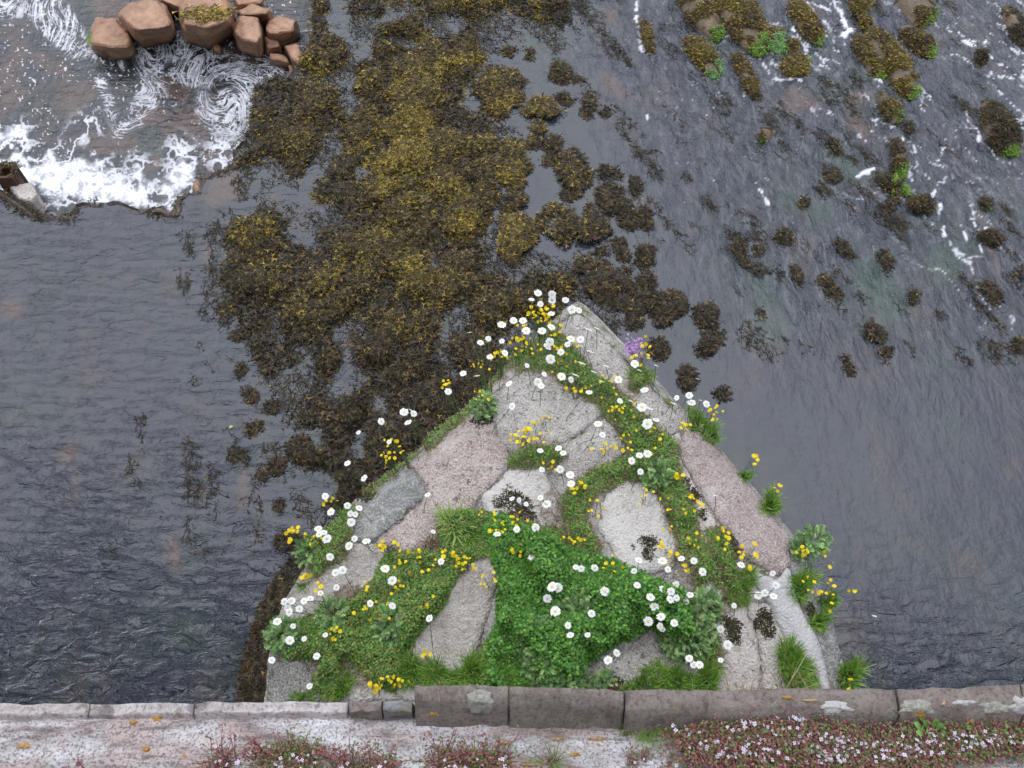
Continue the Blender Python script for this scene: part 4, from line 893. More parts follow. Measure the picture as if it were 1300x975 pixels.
# outer wall with an arch on each side of the pier
def spandrel():
    top = ZL-.2; pts = [(-16, -1), (-16, top), (16, top), (16, -1)]
    def arch(x0, x1, zs, zc):
        c_ = (x0+x1)/2; a_ = (x1-x0)/2; return [(x0, -1)]+[(c_-a_*math.cos(math.pi*t/16), zs+(zc-zs)*math.sin(math.pi*t/16)) for t in range(17)]+[(x1, -1)]
    A1, A2 = arch(-7.2, -1.15, .7, 2.8), arch(1.5, 7.5, .7, 2.8)
    outl = [(-16, -1)]+A1+A2+[(16, -1), (16, top), (-16, top)]
    V2 = [Vector(p) for p in outl]; n_ = len(V2)
    vs, es, fs, *_ = delaunay_2d_cdt(V2, [(i, (i+1) % n_) for i in range(n_)], [], 1, 1e-5)
    V = [(v[0], .2, v[1]) for v in vs]; me = bpy.data.meshes.new('outer_wall'); me.from_pydata(V, [], [list(f) for f in fs]); me.materials.append(M['wall']); link('outer_wall', me, bridge)
    for A in (A1, A2):
        n_ = len(A); V = [(x, .2, z) for x, z in A]+[(x, -5.5, z) for x, z in A]; f = [(i, i+1, i+1+n_, i+n_) for i in range(n_-1)]
        me = bpy.data.meshes.new('arch_vault'); me.from_pydata(V, [], f); me.materials.append(M['wall']); link('arch_vault', me, bridge)
spandrel()
boxm('parapet', -16, 16, -.62, -.24, ZL-.1, 4.45, M['wall'], bridge, .02)
boxm('far_parapet', -16, 16, -5.5, -5.15, ZL-.1, 4.45, M['wall'], bridge, .02)
o = boxm('road', -16, 16, -5.148, -.622, ZL-.1, ZL, M['wall'], None, .002); tag(o, 'road across the bridge behind the parapet', 'road', kind='structure')

# ------------------------------------------------------------------ plants on the pier
def PP(px, py, h=0.0):                       # point on the pier's top (or h above it)
    px = np.asarray(px, float); py = np.asarray(py, float); p = P(px, py, ZP)
    for _ in range(3): z = zp(p[..., 0], p[..., 1])+.012+h; p = P(px, py, z) if np.ndim(z) == 0 else (lambda u: np.stack([u[0]*(z-CAMZ)/u[2], u[1]*(z-CAMZ)/u[2], z], -1))(ray(px, py))
    return p
CLO = [(.075, .21, .025), (.10, .26, .032), (.05, .155, .02), (.15, .31, .045)]
MIXG = [(.14, .22, .035), (.19, .27, .045), (.10, .17, .025), (.25, .27, .07), (.26, .20, .09)]
GRASS = [(.12, .25, .03), (.16, .31, .04), (.09, .19, .025), (.24, .34, .07)]
FEA = [(.14, .26, .07), (.18, .30, .09), (.10, .20, .05), (.24, .34, .13)]
def leaves(base, L, wd, cols, up=.6, parent=None, name='foliage', mat='leaf', lab=None):
    N = len(base); a = RNG.random(N)*6.283; el = RNG.random(N)*up
    d_ = np.stack([np.cos(a)*np.cos(el), np.sin(a)*np.cos(el), np.sin(el)], 1); L = L[:, None]
    Pc = np.stack([base, base+d_*L*.5+[0, 0, .0015], base+d_*L-[0, 0, .001]], 1)
    S = np.stack([-np.sin(a), np.cos(a), RNG.normal(0, .35, N)], 1)
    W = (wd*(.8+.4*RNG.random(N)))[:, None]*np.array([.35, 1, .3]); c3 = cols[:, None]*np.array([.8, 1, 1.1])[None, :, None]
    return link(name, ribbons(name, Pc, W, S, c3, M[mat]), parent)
CLOVER = [[(560, 658), (600, 650), (640, 652), (690, 685), (760, 705), (838, 738), (870, 760), (893, 790), (890, 815), (860, 820), (826, 798), (790, 815), (750, 842), (735, 878), (600, 884), (612, 815), (630, 790), (632, 730), (620, 700), (590, 722), (565, 765), (530, 810), (505, 845), (470, 840), (442, 800), (432, 770), (470, 745), (492, 705), (556, 700)],
          [(352, 800), (385, 785), (440, 775), (480, 800), (520, 830), (500, 880), (470, 860), (440, 845), (430, 890), (395, 880), (405, 840), (362, 835)]]
LOOSE = [(668, 405, 20, 690, 440, 32), (690, 440, 30, 640, 455, 16), (640, 455, 14, 600, 505, 12), (600, 505, 12, 545, 558, 10), (690, 440, 28, 735, 480, 20), (735, 480, 18, 785, 520, 18), (785, 520, 18, 835, 575, 24), (835, 575, 22, 858, 640, 20), (820, 585, 18, 760, 608, 14), (760, 608, 13, 728, 640, 16), (728, 640, 14, 740, 700, 20),
         (858, 640, 18, 882, 700, 20), (882, 700, 16, 905, 745, 20), (655, 583, 8, 705, 578, 12), (440, 655, 17, 410, 705, 22), (410, 705, 18, 402, 730, 8), (490, 597, 16, 520, 573, 6), (815, 468, 12, 808, 488, 10), (905, 680, 14, 935, 755, 14), (500, 600, 8, 470, 625, 4), (790, 590, 10, 850, 600, 14),
         (700, 690, 20, 640, 670, 14), (890, 540, 9, 905, 555, 8), (640, 880, 12, 540, 866, 12), (885, 780, 20, 905, 830, 12), (740, 700, 14, 760, 730, 14)]
def patch(name, f, n_, box, L, wd, cols, hmax, lab, cat='ground cover', kind='stuff', edge=10, mat='leaf', up=.8, lum=10):
    px = box[0]+RNG.random(n_)*(box[2]-box[0]); py = box[1]+RNG.random(n_)*(box[3]-box[1]); p0 = PP(px, py); m = f(px, py)+edge*2*(fbm(p0[:, 0]*14, p0[:, 1]*14, 501, 4)-.5)
    k_ = (m > 0) & (sdf(OUT, p0[:, 0], p0[:, 1]) > .004); p0, m = p0[k_], m[k_]; l_ = fbm(p0[:, 0]*lum, p0[:, 1]*lum, 503, 3)
    p0[:, 2] += sst(0, 10, m)*hmax*(.25+1.3*sst(.3, .75, l_))*np.sqrt(RNG.random(len(p0)))
    c_ = pick(cols, len(p0), .4)
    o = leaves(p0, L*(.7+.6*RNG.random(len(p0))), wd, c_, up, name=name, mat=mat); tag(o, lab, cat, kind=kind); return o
fcl = lambda a, b: np.maximum(sdf(CLOVER[0], a, b), sdf(CLOVER[1], a, b))
patch('clover_mat', lambda a, b: sdf(CLOVER[0], a, b)*sst(590, 640, a)-8*sst(640, 600, a), 110000, (430, 640, 910, 890), .0115, .0085, CLO, .085, 'dense bright green clover mat against the bridge ledge', edge=6)
patch('trefoil_mat', lambda a, b: fcl(a, b)*sst(660, 600, a)-9*sst(600, 660, a), 100000, (340, 640, 700, 895), .009, .0055, CLO+MIXG, .04, 'mixed green trefoil mat on the left of the pier', edge=8)
patch('low_herbs', lambda a, b: caps(LOOSE, a, b), 190000, (390, 370, 960, 892), .011, .0042, MIXG+CLO+GRASS[:2], .035, 'loose green herbs filling the joints between the capstones', edge=9)
patch('dry_litter', lambda a, b: caps(LOOSE+[(700, 640, 12, 725, 735, 10), (860, 700, 10, 930, 740, 12), (440, 760, 14, 420, 790, 8), (480, 835, 20, 460, 860, 10), (905, 760, 25, 880, 720, 10), (560, 700, 22, 470, 780, 22), (480, 780, 24, 420, 850, 18)], a, b)+4, 62000, (390, 370, 960, 892), .02, .0016, [(.28, .21, .12), (.2, .13, .07), (.14, .07, .04), (.33, .27, .17)], .02, 'brown dry stalks and litter among the herbs', cat='plant litter', edge=9)
MOSS = [(650, 632, 10, 665, 640, 11), (652, 645, 9, 668, 655, 7), (635, 640, 5, 645, 636, 5), (815, 685, 7, 830, 686, 8), (822, 695, 6, 822, 702, 4), (802, 693, 3, 803, 694, 3), (855, 600, 3, 878, 628, 8), (870, 610, 5, 880, 625, 5), (893, 655, 4, 900, 668, 6), (918, 685, 8, 925, 705, 7),
        (970, 780, 7, 976, 800, 7), (918, 785, 6, 930, 790, 5), (928, 795, 7, 934, 815, 6), (615, 525, 9, 610, 530, 8), (468, 625, 7, 462, 632, 6), (1035, 780, 3, 1030, 770, 3), (780, 866, 2, 785, 868, 2), (545, 690, 2, 553, 688, 3), (1025, 845, 8, 1020, 860, 5)]
mo = patch('black_moss', lambda a, b: caps(MOSS, a, b)+1, 150000, (450, 510, 1050, 880), .007, .005, [(.035, .032, .012), (.05, .045, .015), (.025, .022, .012)], .007, 'blackish moss patches dotted on the capstones', cat='moss', edge=13, mat='moss', up=1.2, lum=30)
# reddish sedum cushion by the ledge
nn = 1500; a_ = RNG.random(nn)*6.28; r_ = np.sqrt(RNG.random(nn)); pp = PP(776+10*r_*np.cos(a_), 873+8*r_*np.sin(a_)); pp[:, 2] += .03*(1-r_**2)
o = leaves(pp, .006+.004*RNG.random(nn), .003, pick([(.16, .05, .04), (.12, .045, .035), (.2, .08, .06)], nn), 1.2, name='sedum_cushion'); tag(o, 'small dark red sedum cushion beside the ledge kerb', 'plant')

def grass_tuft(px, py, r, H, n_, lab, cols=GRASS, lean=.6, group='grass tufts growing in the pier joints', zf=PP, w0=.0028, cat='grass tuft', name='grass_tuft', sq=1.0):
    th = RNG.random(n_)*6.283; rr = r*.9*np.sqrt(RNG.random(n_))*(1+.35*np.sin(th*2+px)+.25*np.sin(th*3+py)); b = zf(px+rr*np.cos(th), py+rr*np.sin(th)*sq); b = b-[0, 0, .012]
    ln = lean*(.25+rr/r); K = 4; hh = H*(.55+.5*RNG.random(n_)); tw = RNG.normal(0, 1.1, n_); d_ = np.stack([np.cos(th+tw), np.sin(th+tw)*-1], 1); cl = []
    for k_ in range(K):
        t = k_/(K-1); cl.append(np.column_stack([b[:, :2]+d_*(hh*ln*t**1.8)[:, None], b[:, 2]+hh*(t-.25*ln*t*t)]))
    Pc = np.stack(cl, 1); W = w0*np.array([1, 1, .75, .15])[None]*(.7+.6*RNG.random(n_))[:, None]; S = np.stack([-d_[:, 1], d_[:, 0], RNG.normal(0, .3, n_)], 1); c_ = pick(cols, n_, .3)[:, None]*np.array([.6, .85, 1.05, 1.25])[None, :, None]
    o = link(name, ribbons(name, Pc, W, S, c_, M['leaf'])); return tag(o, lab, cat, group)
DRY = [(.34, .27, .16), (.28, .2, .11), (.42, .35, .23), (.2, .13, .08)]
for (a, b, r, H, n_, lab) in [(1015, 745, 15, .05, 700, 'upright grass tuft between the cement strip and the slate rim'), (1005, 842, 17, .06, 1000, 'bright green grass tuft beside the cement strip near the ledge'), (1012, 868, 14, .06, 700, 'grass tuft nearest the ledge, touching the one by the cement'),
        (1040, 790, 9, .045, 400, 'small grass tuft on the slate of the right rim'), (1052, 765, 8, .04, 300, 'little tuft hanging over the right rim with yellow flowers'), (1078, 858, 11, .06, 600, 'grass tuft at the lower right corner of the pier'), (885, 535, 12, .04, 450, 'grass tuft on the right edge near five daisies'), (903, 552, 9, .045, 300, 'grass tuft on the right edge below the daisies'),
        (978, 641, 10, .05, 450, 'green tuft overhanging the long pink slab'), (945, 606, 6, .035, 200, 'tiny tuft on the rim of the pink slab'), (820, 872, 22, .05, 900, 'left tuft of the grass row by the kerb, under dry stems'), (862, 868, 18, .055, 800, 'middle tuft of the grass row by the kerb'), (896, 866, 15, .055, 700, 'right tuft of the grass row by the kerb'),
        (660, 868, 16, .05, 500, 'grass below the clover next to the kerb'), (560, 862, 18, .06, 700, 'dark grass tuft above the end of the raised kerb'), (600, 855, 15, .07, 600, 'long bladed grass beside the tan stone strip'), (385, 890, 10, .04, 350, 'low grass tuft next to the dark corner block'), (430, 872, 14, .045, 500, 'yellowish grass tuft left of the pale block'),
        (520, 850, 15, .05, 600, 'grass tuft at the foot of the tan stone strip'), (940, 745, 18, .045, 700, 'olive grass tuft left of the cement fork'), (812, 480, 12, .04, 500, 'small tuft beneath the purple flowers'), (590, 680, 10, .06, 400, 'yellow green upright tuft left of the trefoil'), (385, 745, 6, .03, 120, 'thin tuft on the left rim'),
        (640, 865, 12, .06, 400, 'tuft of long grass left of the feathery mayweed'), (960, 590+0, 1, .001, 4, None)]:
    if lab: grass_tuft(a, b, r, H, n_, lab)
# feathery mayweed foliage
def feather(px, py, r, n_, lab, hh=.05, cols=FEA, zf=PP, group='feathery mayweed plants without open flowers'):
    c0 = zf(px, py); n_ = int(n_*1.3); root = empty('mayweed_plant', tuple(c0)); tag(root, lab, 'plant', group); Vb, Db, Lb, Cb = [], [], [], []
    for i in range(n_):
        th = RNG.random()*6.283; rr = r*math.sqrt(RNG.random()); b = zf(px+rr*math.cos(th), py+rr*math.sin(th)); b[2] += hh*(.1+1.2*RNG.random())*(1-.5*(rr/r)**2)
        az = th*-1+RNG.normal(0, .8); ax = np.array([math.cos(az)*.85, math.sin(az)*.85, .35+.2*RNG.random()]); L = .014+.02*RNG.random(); col = pick(cols, 1, .6)[0]
        m_ = 9
        for k_ in range(m_):
            t = k_/m_; q0 = b+ax*L*t
            for s in (-1, 1):
                for sp in (.7, 1.2):
                    aa = az+s*sp; dd = np.array([math.cos(aa), math.sin(aa), .25+RNG.normal(0, .5)]); Vb.append(q0); Db.append(dd); Lb.append(L*.34*(1-.5*t)*(.7+.5*RNG.random())); Cb.append(col*(.85+.4*t)*RNG.uniform(.6, 1.4))
    Vb, Db, Lb, Cb = np.array(Vb), norm(np.array(Db)), np.array(Lb), np.array(Cb)
    Pc = np.stack([Vb, Vb+Db*Lb[:, None]], 1); S = np.stack([-Db[:, 1], Db[:, 0], 0*Lb], 1); W = np.tile([[.0015, .0008]], (len(Vb), 1))
    link('leaves', ribbons('leaves', Pc, W, S, np.repeat(Cb[:, None], 2, 1), M['leaf']), root)
for a in [(700, 845, 34, 330, 'largest grey green feathery mayweed above the raised kerb', .07), (675, 810, 26, 220, 'feathery mayweed in the heart of the clover'), (735, 780, 24, 180, 'feathery mayweed beside the lone pair of worn daisies'), (720, 868, 22, 180, 'feathery mayweed touching the kerb'), (500, 795, 22, 190, 'feathery mayweed in the left trefoil mat'), (425, 785, 18, 150, 'feathery mayweed above the four yellow flowers at the left'),
          (362, 810, 18, 170, 'feathery mayweed at the left rim above the dark corner block'), (395, 705, 14, 110, 'feathery mayweed on the upper left rim'), (870, 810, 30, 300, 'feathery mayweed left of the pale pink blocks'), (890, 775, 20, 150, 'feathery mayweed below the white cement patch'), (832, 605, 16, 120, 'feathery mayweed in the joint above the whitish block'), (1030, 690, 16, 130, 'feathery plant jutting over the water from the right rim'),
          (1015, 700, 9, 60, 'small feathery plant on top of the slate rim'), (765, 870, 12, 60, 'small feathery sprig by the red sedum'), (615, 520, 12, 80, 'round sprig cushion on the left edge of the grey slab')]:
    feather(*a[:5], **({'hh': a[5]} if len(a) > 5 else {}))
# yellow green fern
grass_tuft(578, 668, 9, .085, 260, 'pale yellow green fern standing at the foot of the pink slab', cols=[(.22, .33, .08), (.28, .38, .1)], lean=.7, group=None, cat='fern', name='fern', w0=.005)

# daisies: head pixel, size px, optional height
DA = [(683, 372), (675, 380), (686, 386), (701, 374), (701, 381), (718, 381), (700, 398), (637, 412), (652, 407), (664, 407), (596, 422), (668, 420), (688, 420, 20), (700, 415), (620, 430), (610, 435), (637, 433), (622, 453), (641, 448), (698, 434), (695, 440), (712, 447), (725, 430), (737, 431), (721, 437), (737, 439), (749, 446),
 (699, 456, 18), (739, 461), (669, 464), (588, 474), (605, 477), (646, 487), (691, 475), (713, 478), (725, 482), (731, 476), (683, 485), (687, 490), (754, 472), (764, 484), (748, 498), (770, 465), (785, 482), (569, 497), (650, 516), (726, 393), (735, 394), (747, 418), (758, 417), (787, 509), (801, 509), (812, 470), (833, 464),
 (806, 462), (818, 495), (815, 517), (826, 519), (822, 538, 20), (833, 533), (859, 505), (855, 512), (709, 569), (715, 575), (686, 572), (765, 552), (759, 538), (812, 578), (822, 576), (441, 588), (462, 607), (413, 630), (420, 650), (441, 642), (456, 645), (445, 652), (451, 653), (446, 663), (404, 671), (405, 678), (411, 676), (415, 684, 19),
 (419, 707), (443, 693), (450, 684), (465, 687, 19), (471, 692, 9), (426, 727), (435, 724), (427, 746, 12), (407, 753), (394, 760), (386, 763), (370, 763), (361, 764), (365, 772), (380, 773), (367, 777), (489, 722), (498, 737, 19), (470, 766), (498, 769, 14), (545, 785), (560, 713), (543, 628, 12), (550, 675, 11), (352, 789), (372, 795), (368, 813), (386, 811),
 (413, 806, 11), (402, 833), (345, 838, 14), (393, 871, 12), (513, 523), (521, 520, 8), (525, 525), (518, 536), (484, 535), (455, 549), (688, 596), (711, 596), (724, 603), (725, 614), (656, 672), (631, 678), (680, 670), (675, 707), (731, 720), (738, 722), (755, 721), (701, 745, 19), (708, 746, 19), (768, 751, 19), (695, 760), (805, 725), (811, 711),
 (809, 743), (841, 712), (848, 723), (841, 748), (852, 751), (826, 758, 18), (813, 599), (802, 585), (650, 633, 12), (659, 635, 12), (686, 632), (694, 640, 17), (705, 776, 19), (721, 794, 14), (724, 806, 14), (746, 806, 13), (751, 779), (772, 838, 16), (783, 829), (823, 789), (831, 770), (839, 783, 19), (838, 795), (841, 799), (856, 791), (865, 709), (851, 761),
 (859, 759), (858, 742), (876, 755), (870, 763), (881, 712), (892, 726), (981, 728), (985, 743), (963, 756), (971, 753), (982, 757), (941, 717), (932, 769, 11), (924, 819), (915, 838, 11), (875, 836), (881, 844), (888, 844), (915, 799), (875, 502), (878, 511), (889, 508, 8), (897, 513), (886, 481, 9), (1110, 782, 9), (908, 629, 9), (494, 561, 10), (668, 640, 10)]
LM = [(683, 380, 'above the yellow flowers at the pier tip'), (645, 408, 'left of the tip against dark weed'), (620, 438, 'leaning out left below the tip'), (695, 432, 'in the yellow flowers behind the tip'), (732, 436, 'on the left flank of the tip capstone'), (745, 400, 'lying over the bare tip capstone'),
      (700, 482, 'at the head of the grey middle slab'), (595, 480, 'over the left rim facing the weed'), (760, 480, 'along the green band right of the middle slab'), (795, 500, 'where the green band meets the right capstone'), (815, 470, 'by the purple flowers'), (825, 520, 'in the white cluster on the right capstone'), (875, 507, 'dangling over water at the right edge'),
      (712, 585, 'near the cracked granite joint'), (812, 585, 'in the joint below the right capstone'), (765, 545, 'on stems above the cracked joint'), (515, 527, 'over the left rim above the grey green slab'), (450, 600, 'far out left of the grey green slab'), (448, 650, 'on the lichened slab edge'), (410, 675, 'in the tuft left of the lichened slab'), (455, 688, 'below the lichened slab'), (425, 735, 'on the brown grey left slab'),
      (375, 770, 'in the white bunch on the left rim'), (372, 808, 'over mayweed at the left rim'), (395, 850, 'near the dark corner block'), (492, 752, 'in the left trefoil mat'), (550, 670, 'scattered on the pink slab'), (655, 680, 'at the top of the clover'), (675, 634, 'on the black mossed pale stone'), (740, 722, 'in the clover under the whitish block'), (700, 755, 'in the middle of the clover'), (735, 798, 'beside the grey feathery mayweed'),
      (778, 833, 'at the lower right edge of the clover'), (835, 790, 'in the lower bunch right of the clover'), (845, 755, 'in the upper bunch right of the clover'), (820, 722, 'at the foot of the whitish block'), (885, 715, 'above the white cement patch'), (975, 745, 'on the fork of the cement strip'), (920, 810, 'over the pale pink blocks'), (882, 842, 'by the grey block near the ledge'), (1110, 782, 'far out over the water at the right'), (908, 629, 'on the long pink slab'), (545, 785, 'at the right end of the left trefoil mat')]
def lmk(px, py): return min(LM, key=lambda l: (l[0]-px)**2+(l[1]-py)**2)[2]
def petal_mesh():
    m_ = 19; Pc, S, W, cc = [], [], [], []
    for i in range(m_):
        a = 2*math.pi*i/m_+RNG.normal(0, .04); d_ = np.array([math.cos(a), math.sin(a), 0]); l_ = 1+RNG.normal(0, .05); dr = RNG.normal(0, .05)
        Pc.append([d_*.22, d_*.6*l_+[0, 0, .05+dr*.4], d_*.93*l_+[0, 0, .0+dr], d_*1.0*l_+[0, 0, -.03+dr]]); S.append([-math.sin(a), math.cos(a), RNG.normal(0, .12)]); W.append([.12, .30, .28, .12]); cc.append([(.62, .65, .6), (.78, .79, .79), (.8, .8, .81), (.8, .8, .81)])
    return ribbons('petals', np.array(Pc), np.array(W), np.array(S), np.array(cc), M['petal'])
PM = [petal_mesh() for _ in range(3)]
def disc_mesh():
    bm = bmesh.new(); bmesh.ops.create_uvsphere(bm, u_segments=14, v_segments=8, radius=.27); 
    for v in bm.verts: v.co.z = v.co.z*.45+.03; v.co += Vector((random.uniform(-1, 1), random.uniform(-1, 1), random.uniform(-1, 1)))*.012
    t = NT('yellow_disc'); v = t.pos(); t.pbr(t.ramp(t.noise(v, 700, 2), [(.35, (.55, .32, .03)), (.65, (.8, .62, .12))]), .7, None, .2); return from_bm('disc', bm, t.m, True)
DM = disc_mesh()
def stem_ribs(paths, w_, name, col=(.1, .16, .05), parent=None):
    """two crossed strips per stem: paths (N,K,3)"""
    p = np.asarray(paths, float); N, K, _ = p.shape; p2 = np.concatenate([p, p]); S = np.concatenate([np.tile([[1., 0, 0]], (N, 1)), np.tile([[0., 1, 0]], (N, 1))]); c_ = np.tile(np.array(col), (2*N, K, 1))
    return link(name, ribbons(name, p2, np.full((2*N, K), w_), S, c_, M['leaf']), parent)
def bend(a, b, k=5, sag=.25):
    a, b = np.array(a, float), np.array(b, float); t = np.linspace(0, 1, k)[:, None]; p = a+(b-a)*np.concatenate([t**1.6, t**1.6, t], 1); return p
cen_out = np.array([.1, .95])
da_lab = ordlab(DA, lmk)
for i, d_ in enumerate(DA):
    px, py = d_[:2]; s = (d_[2] if len(d_) > 2 else 15+1.6*RNG.normal()); off = sdf(OUT, *(lambda q: (np.array([q[0]]), np.array([q[1]])))(P(px, py, ZP)))[0] < .01
    h = (.10+.06*RNG.random()) if not off else .13+.08*RNG.random()
    if py > 850: h = .05
    head = P(px, py, ZP+h); b2 = head[:2]+RNG.normal(0, .03, 2)
    k_ = 0
    while sdf(OUT, np.array([b2[0]]), np.array([b2[1]]))[0] < .03 and k_ < 60: b2 = b2+(cen_out-b2)*.06; k_ += 1
    base = np.array([b2[0], b2[1], float(zp(np.array([b2[0]]), np.array([b2[1]]))[0])])
    root = empty('daisy', tuple(base)); tag(root, 'white daisy, '+da_lab[i], 'daisy', 'white daisies growing on the pier')
    rad = s*(.285+.07*RNG.random())*np.linalg.norm(head-[0, 0, CAMZ])/F
    tow = Vector((0, 0, CAMZ))-Vector(head); tow.normalize()
    up_ = Vector((RNG.normal(0, .34), RNG.normal(.15, .34), 1)).normalized()*.9+tow*.25
    if s <= 9 or (px, py) in ((596, 422), (605, 477), (812, 470)): up_ = Vector((RNG.normal(0, .3), 1.2, .9))
    if px > 730 and px < 870 and 385 < py < 560 and RNG.random() < .6: up_ = Vector((.5, .95, .9))
    rot = up_.normalized().to_track_quat('Z', 'Y')
    for nm, me_ in (('petals', PM[i % 3]), ('disc', DM)):
        o = bpy.data.objects.new(nm, me_); C.objects.link(o); o.parent = root; o.location = Vector(head)-root.location; o.rotation_euler = (rot @ Matrix.Rotation(i*1.3, 3, 'Z').to_quaternion()).to_euler()
        flat = 1.0 if i % 5 else .8; o.scale = (rad, rad*flat, rad) if nm == 'petals' else (rad*.95, rad*.95, rad)
    top = head-np.array(rot @ Vector((0, 0, 1)))*.003
    stem_ribs([bend(base-[0, 0, .01], top)], .0022, 'stem', parent=root)

# yellow flowered plants, each with several heads: cx, cy, rx, ry, heads, size px, phrase, height
YF = [(688, 393, 14, 6, 13, 7, 'densest yellow bunch at the pier tip'), (686, 404, 16, 4, 9, 6, 'second yellow bunch just under the tip'), (664, 424, 7, 10, 10, 6, 'yellow flowers on the upper left rim'), (655, 438, 8, 8, 9, 6, 'yellow flowers below the upper left rim bunch'), (634, 450, 9, 4, 9, 6, 'bright yellow row on the left rim'), (612, 462, 10, 6, 7, 5, 'yellow flowers on the left rim under the row'),
      (612, 500, 10, 6, 6, 5, 'sparse yellow flowers at the left edge of the green cushion'), (705, 420, 10, 8, 10, 6, 'yellow flowers among daisies behind the tip'), (718, 440, 14, 8, 11, 6, 'yellow flowers beside the paired daisies'), (680, 437, 14, 8, 10, 5, 'small yellow flowers in the tip foliage'), (715, 465, 16, 8, 9, 5, 'yellow flowers above the middle slab'), (733, 493, 10, 4, 6, 6, 'yellow flowers at the right corner of the middle slab'),
      (770, 490, 14, 10, 9, 5, 'yellow flowers in the band right of the middle slab'), (790, 520, 14, 9, 9, 6, 'yellow flowers below the band daisies'), (820, 440, 5, 9, 5, 7, 'yellow flowers over the purple bunch'), (815, 455, 10, 6, 6, 6, 'yellow flowers under the purple bunch'), (664, 553, 13, 7, 18, 7, 'yellow bunch on tall stems over the middle slab'), (685, 548, 9, 10, 7, 6, 'yellow bunch right of the tall stemmed one'), (695, 532, 9, 6, 5, 5, 'airy yellow flowers high on the middle slab'),
      (700, 590, 8, 5, 4, 6, 'yellow flowers at the small green cushion'), (493, 578, 8, 6, 8, 6, 'yellow flowers reaching out from the left rim'), (500, 565, 10, 8, 7, 6, 'yellow flowers over the left rim above them'), (564, 487, 5, 4, 5, 6, 'lone yellow spray against the weed'), (375, 680, 10, 7, 9, 7, 'yellow spray leaning out left'), (420, 640, 8, 5, 5, 6, 'yellow flowers near the lichened slab'), (403, 690, 8, 8, 6, 6, 'yellow flowers in the upper left tuft'), (388, 732, 5, 2, 4, 8, 'yellow pair by the left edge'),
      (406, 747, 4, 6, 4, 7, 'yellow flowers behind a daisy on the left slab'), (424, 805, 7, 6, 7, 7, 'four big yellow flowers in the left mayweed'), (505, 692, 22, 6, 10, 7, 'yellow flowers along the lower rim of the pink slab'), (525, 712, 20, 10, 11, 6, 'yellow flowers at the top of the trefoil mat'), (575, 705, 12, 5, 7, 8, 'big yellow flowers under the fern'), (592, 718, 9, 6, 8, 6, 'yellow cluster above the tan stone strip'), (490, 745, 20, 10, 10, 6, 'yellow flowers in the middle of the trefoil mat'),
      (480, 775, 22, 8, 8, 6, 'yellow flowers low in the trefoil mat'), (540, 760, 20, 10, 6, 6, 'yellow flowers at the right of the trefoil mat'), (620, 738, 7, 10, 8, 5, 'yellow flowers on the top of the tan stone strip'), (500, 865, 14, 5, 9, 7, 'yellow flowers above the pale block'), (478, 872, 8, 4, 7, 7, 'yellow flowers right above the low kerb'), (540, 832, 6, 4, 3, 7, 'yellow flowers on the tan stone'), (630, 668, 10, 6, 9, 6, 'yellow flowers under the mossed pale stone'), (615, 655, 14, 6, 6, 5, 'yellow flowers left of the mossed stone'),
      (665, 660, 14, 8, 6, 6, 'yellow flowers along the bottom of the mossed stone'), (662, 695, 12, 8, 6, 7, 'yellow flowers at the upper clover'), (742, 620, 14, 6, 8, 7, 'yellow flowers in the joint left of the whitish block'), (728, 684, 12, 4, 7, 7, 'yellow row in the bare soil joint'), (758, 645, 8, 12, 5, 6, 'yellow flowers beside the whitish block'), (765, 575, 12, 8, 6, 6, 'yellow flowers over the granite joint'), (793, 562, 10, 7, 6, 7, 'yellow flowers in the joint below the band'), (815, 560, 20, 14, 9, 6, 'yellow flowers under the right capstone'),
      (775, 715, 12, 8, 5, 6, 'yellow flowers at the lower left of the whitish block'), (850, 690, 10, 14, 6, 7, 'yellow flowers right of the whitish block'), (862, 605, 4, 3, 6, 7, 'tight yellow trio on the mossy pale stone'), (870, 640, 18, 8, 9, 6, 'yellow flowers left of the pink slab'), (885, 680, 8, 10, 6, 6, 'yellow flowers in the dark mossy joint'), (918, 690, 6, 14, 8, 7, 'yellow flowers on black moss beside the pink slab'), (950, 705, 9, 12, 11, 7, 'yellow flowers at the foot of the pink slab'), (858, 722, 12, 6, 5, 7, 'yellow flowers right of the foot daisies'),
      (870, 541, 5, 3, 4, 7, 'yellow pair on the right rim tuft'), (907, 527, 8, 8, 8, 6, 'yellow spray over water under the right daisies'), (959, 583, 4, 4, 3, 7, 'yellow flowers over water by the pink slab'), (988, 621, 3, 4, 3, 6, 'tiny yellow flowers over water at the pink slab end'), (1018, 700, 8, 5, 7, 7, 'yellow flowers under the jutting feathery plant'), (1052, 710, 6, 10, 3, 6, 'yellow flowers sticking out from the slate rim'), (1082, 750, 5, 4, 3, 6, 'yellow trio far out over the right water'), (1050, 755, 8, 14, 7, 7, 'yellow flowers on the right rim tuft'),
      (1028, 745, 8, 10, 4, 6, 'yellow flowers on the slate rim'), (1082, 872, 6, 8, 4, 7, 'yellow flowers in the corner tuft'), (826, 632, 14, 10, 7, 5, 'yellow flowers above the whitish block'), (845, 660, 8, 10, 5, 5, 'yellow flowers along the right of the whitish block')]
def yhead():
    m_ = 12; Pc, S, W, cc = [], [], [], []
    for lay, (r0, z0) in enumerate(((1, .1), (.62, .28))):
        for i in range(m_):
            a = 2*math.pi*(i+.5*lay)/m_+RNG.normal(0, .06); q_ = np.array([math.cos(a), math.sin(a), 0])
            Pc.append([q_*.05, q_*.55*r0+[0, 0, z0], q_*r0+[0, 0, z0*1.1]]); S.append([-math.sin(a), math.cos(a), RNG.normal(0, .1)]); W.append([.15, .38*r0, .25*r0]); cc.append([(.66, .44, .01), (.84, .64, .015), (.86, .68, .02)])
    return ribbons('flower', np.array(Pc), np.array(W), np.array(S), np.array(cc), M['petal'])
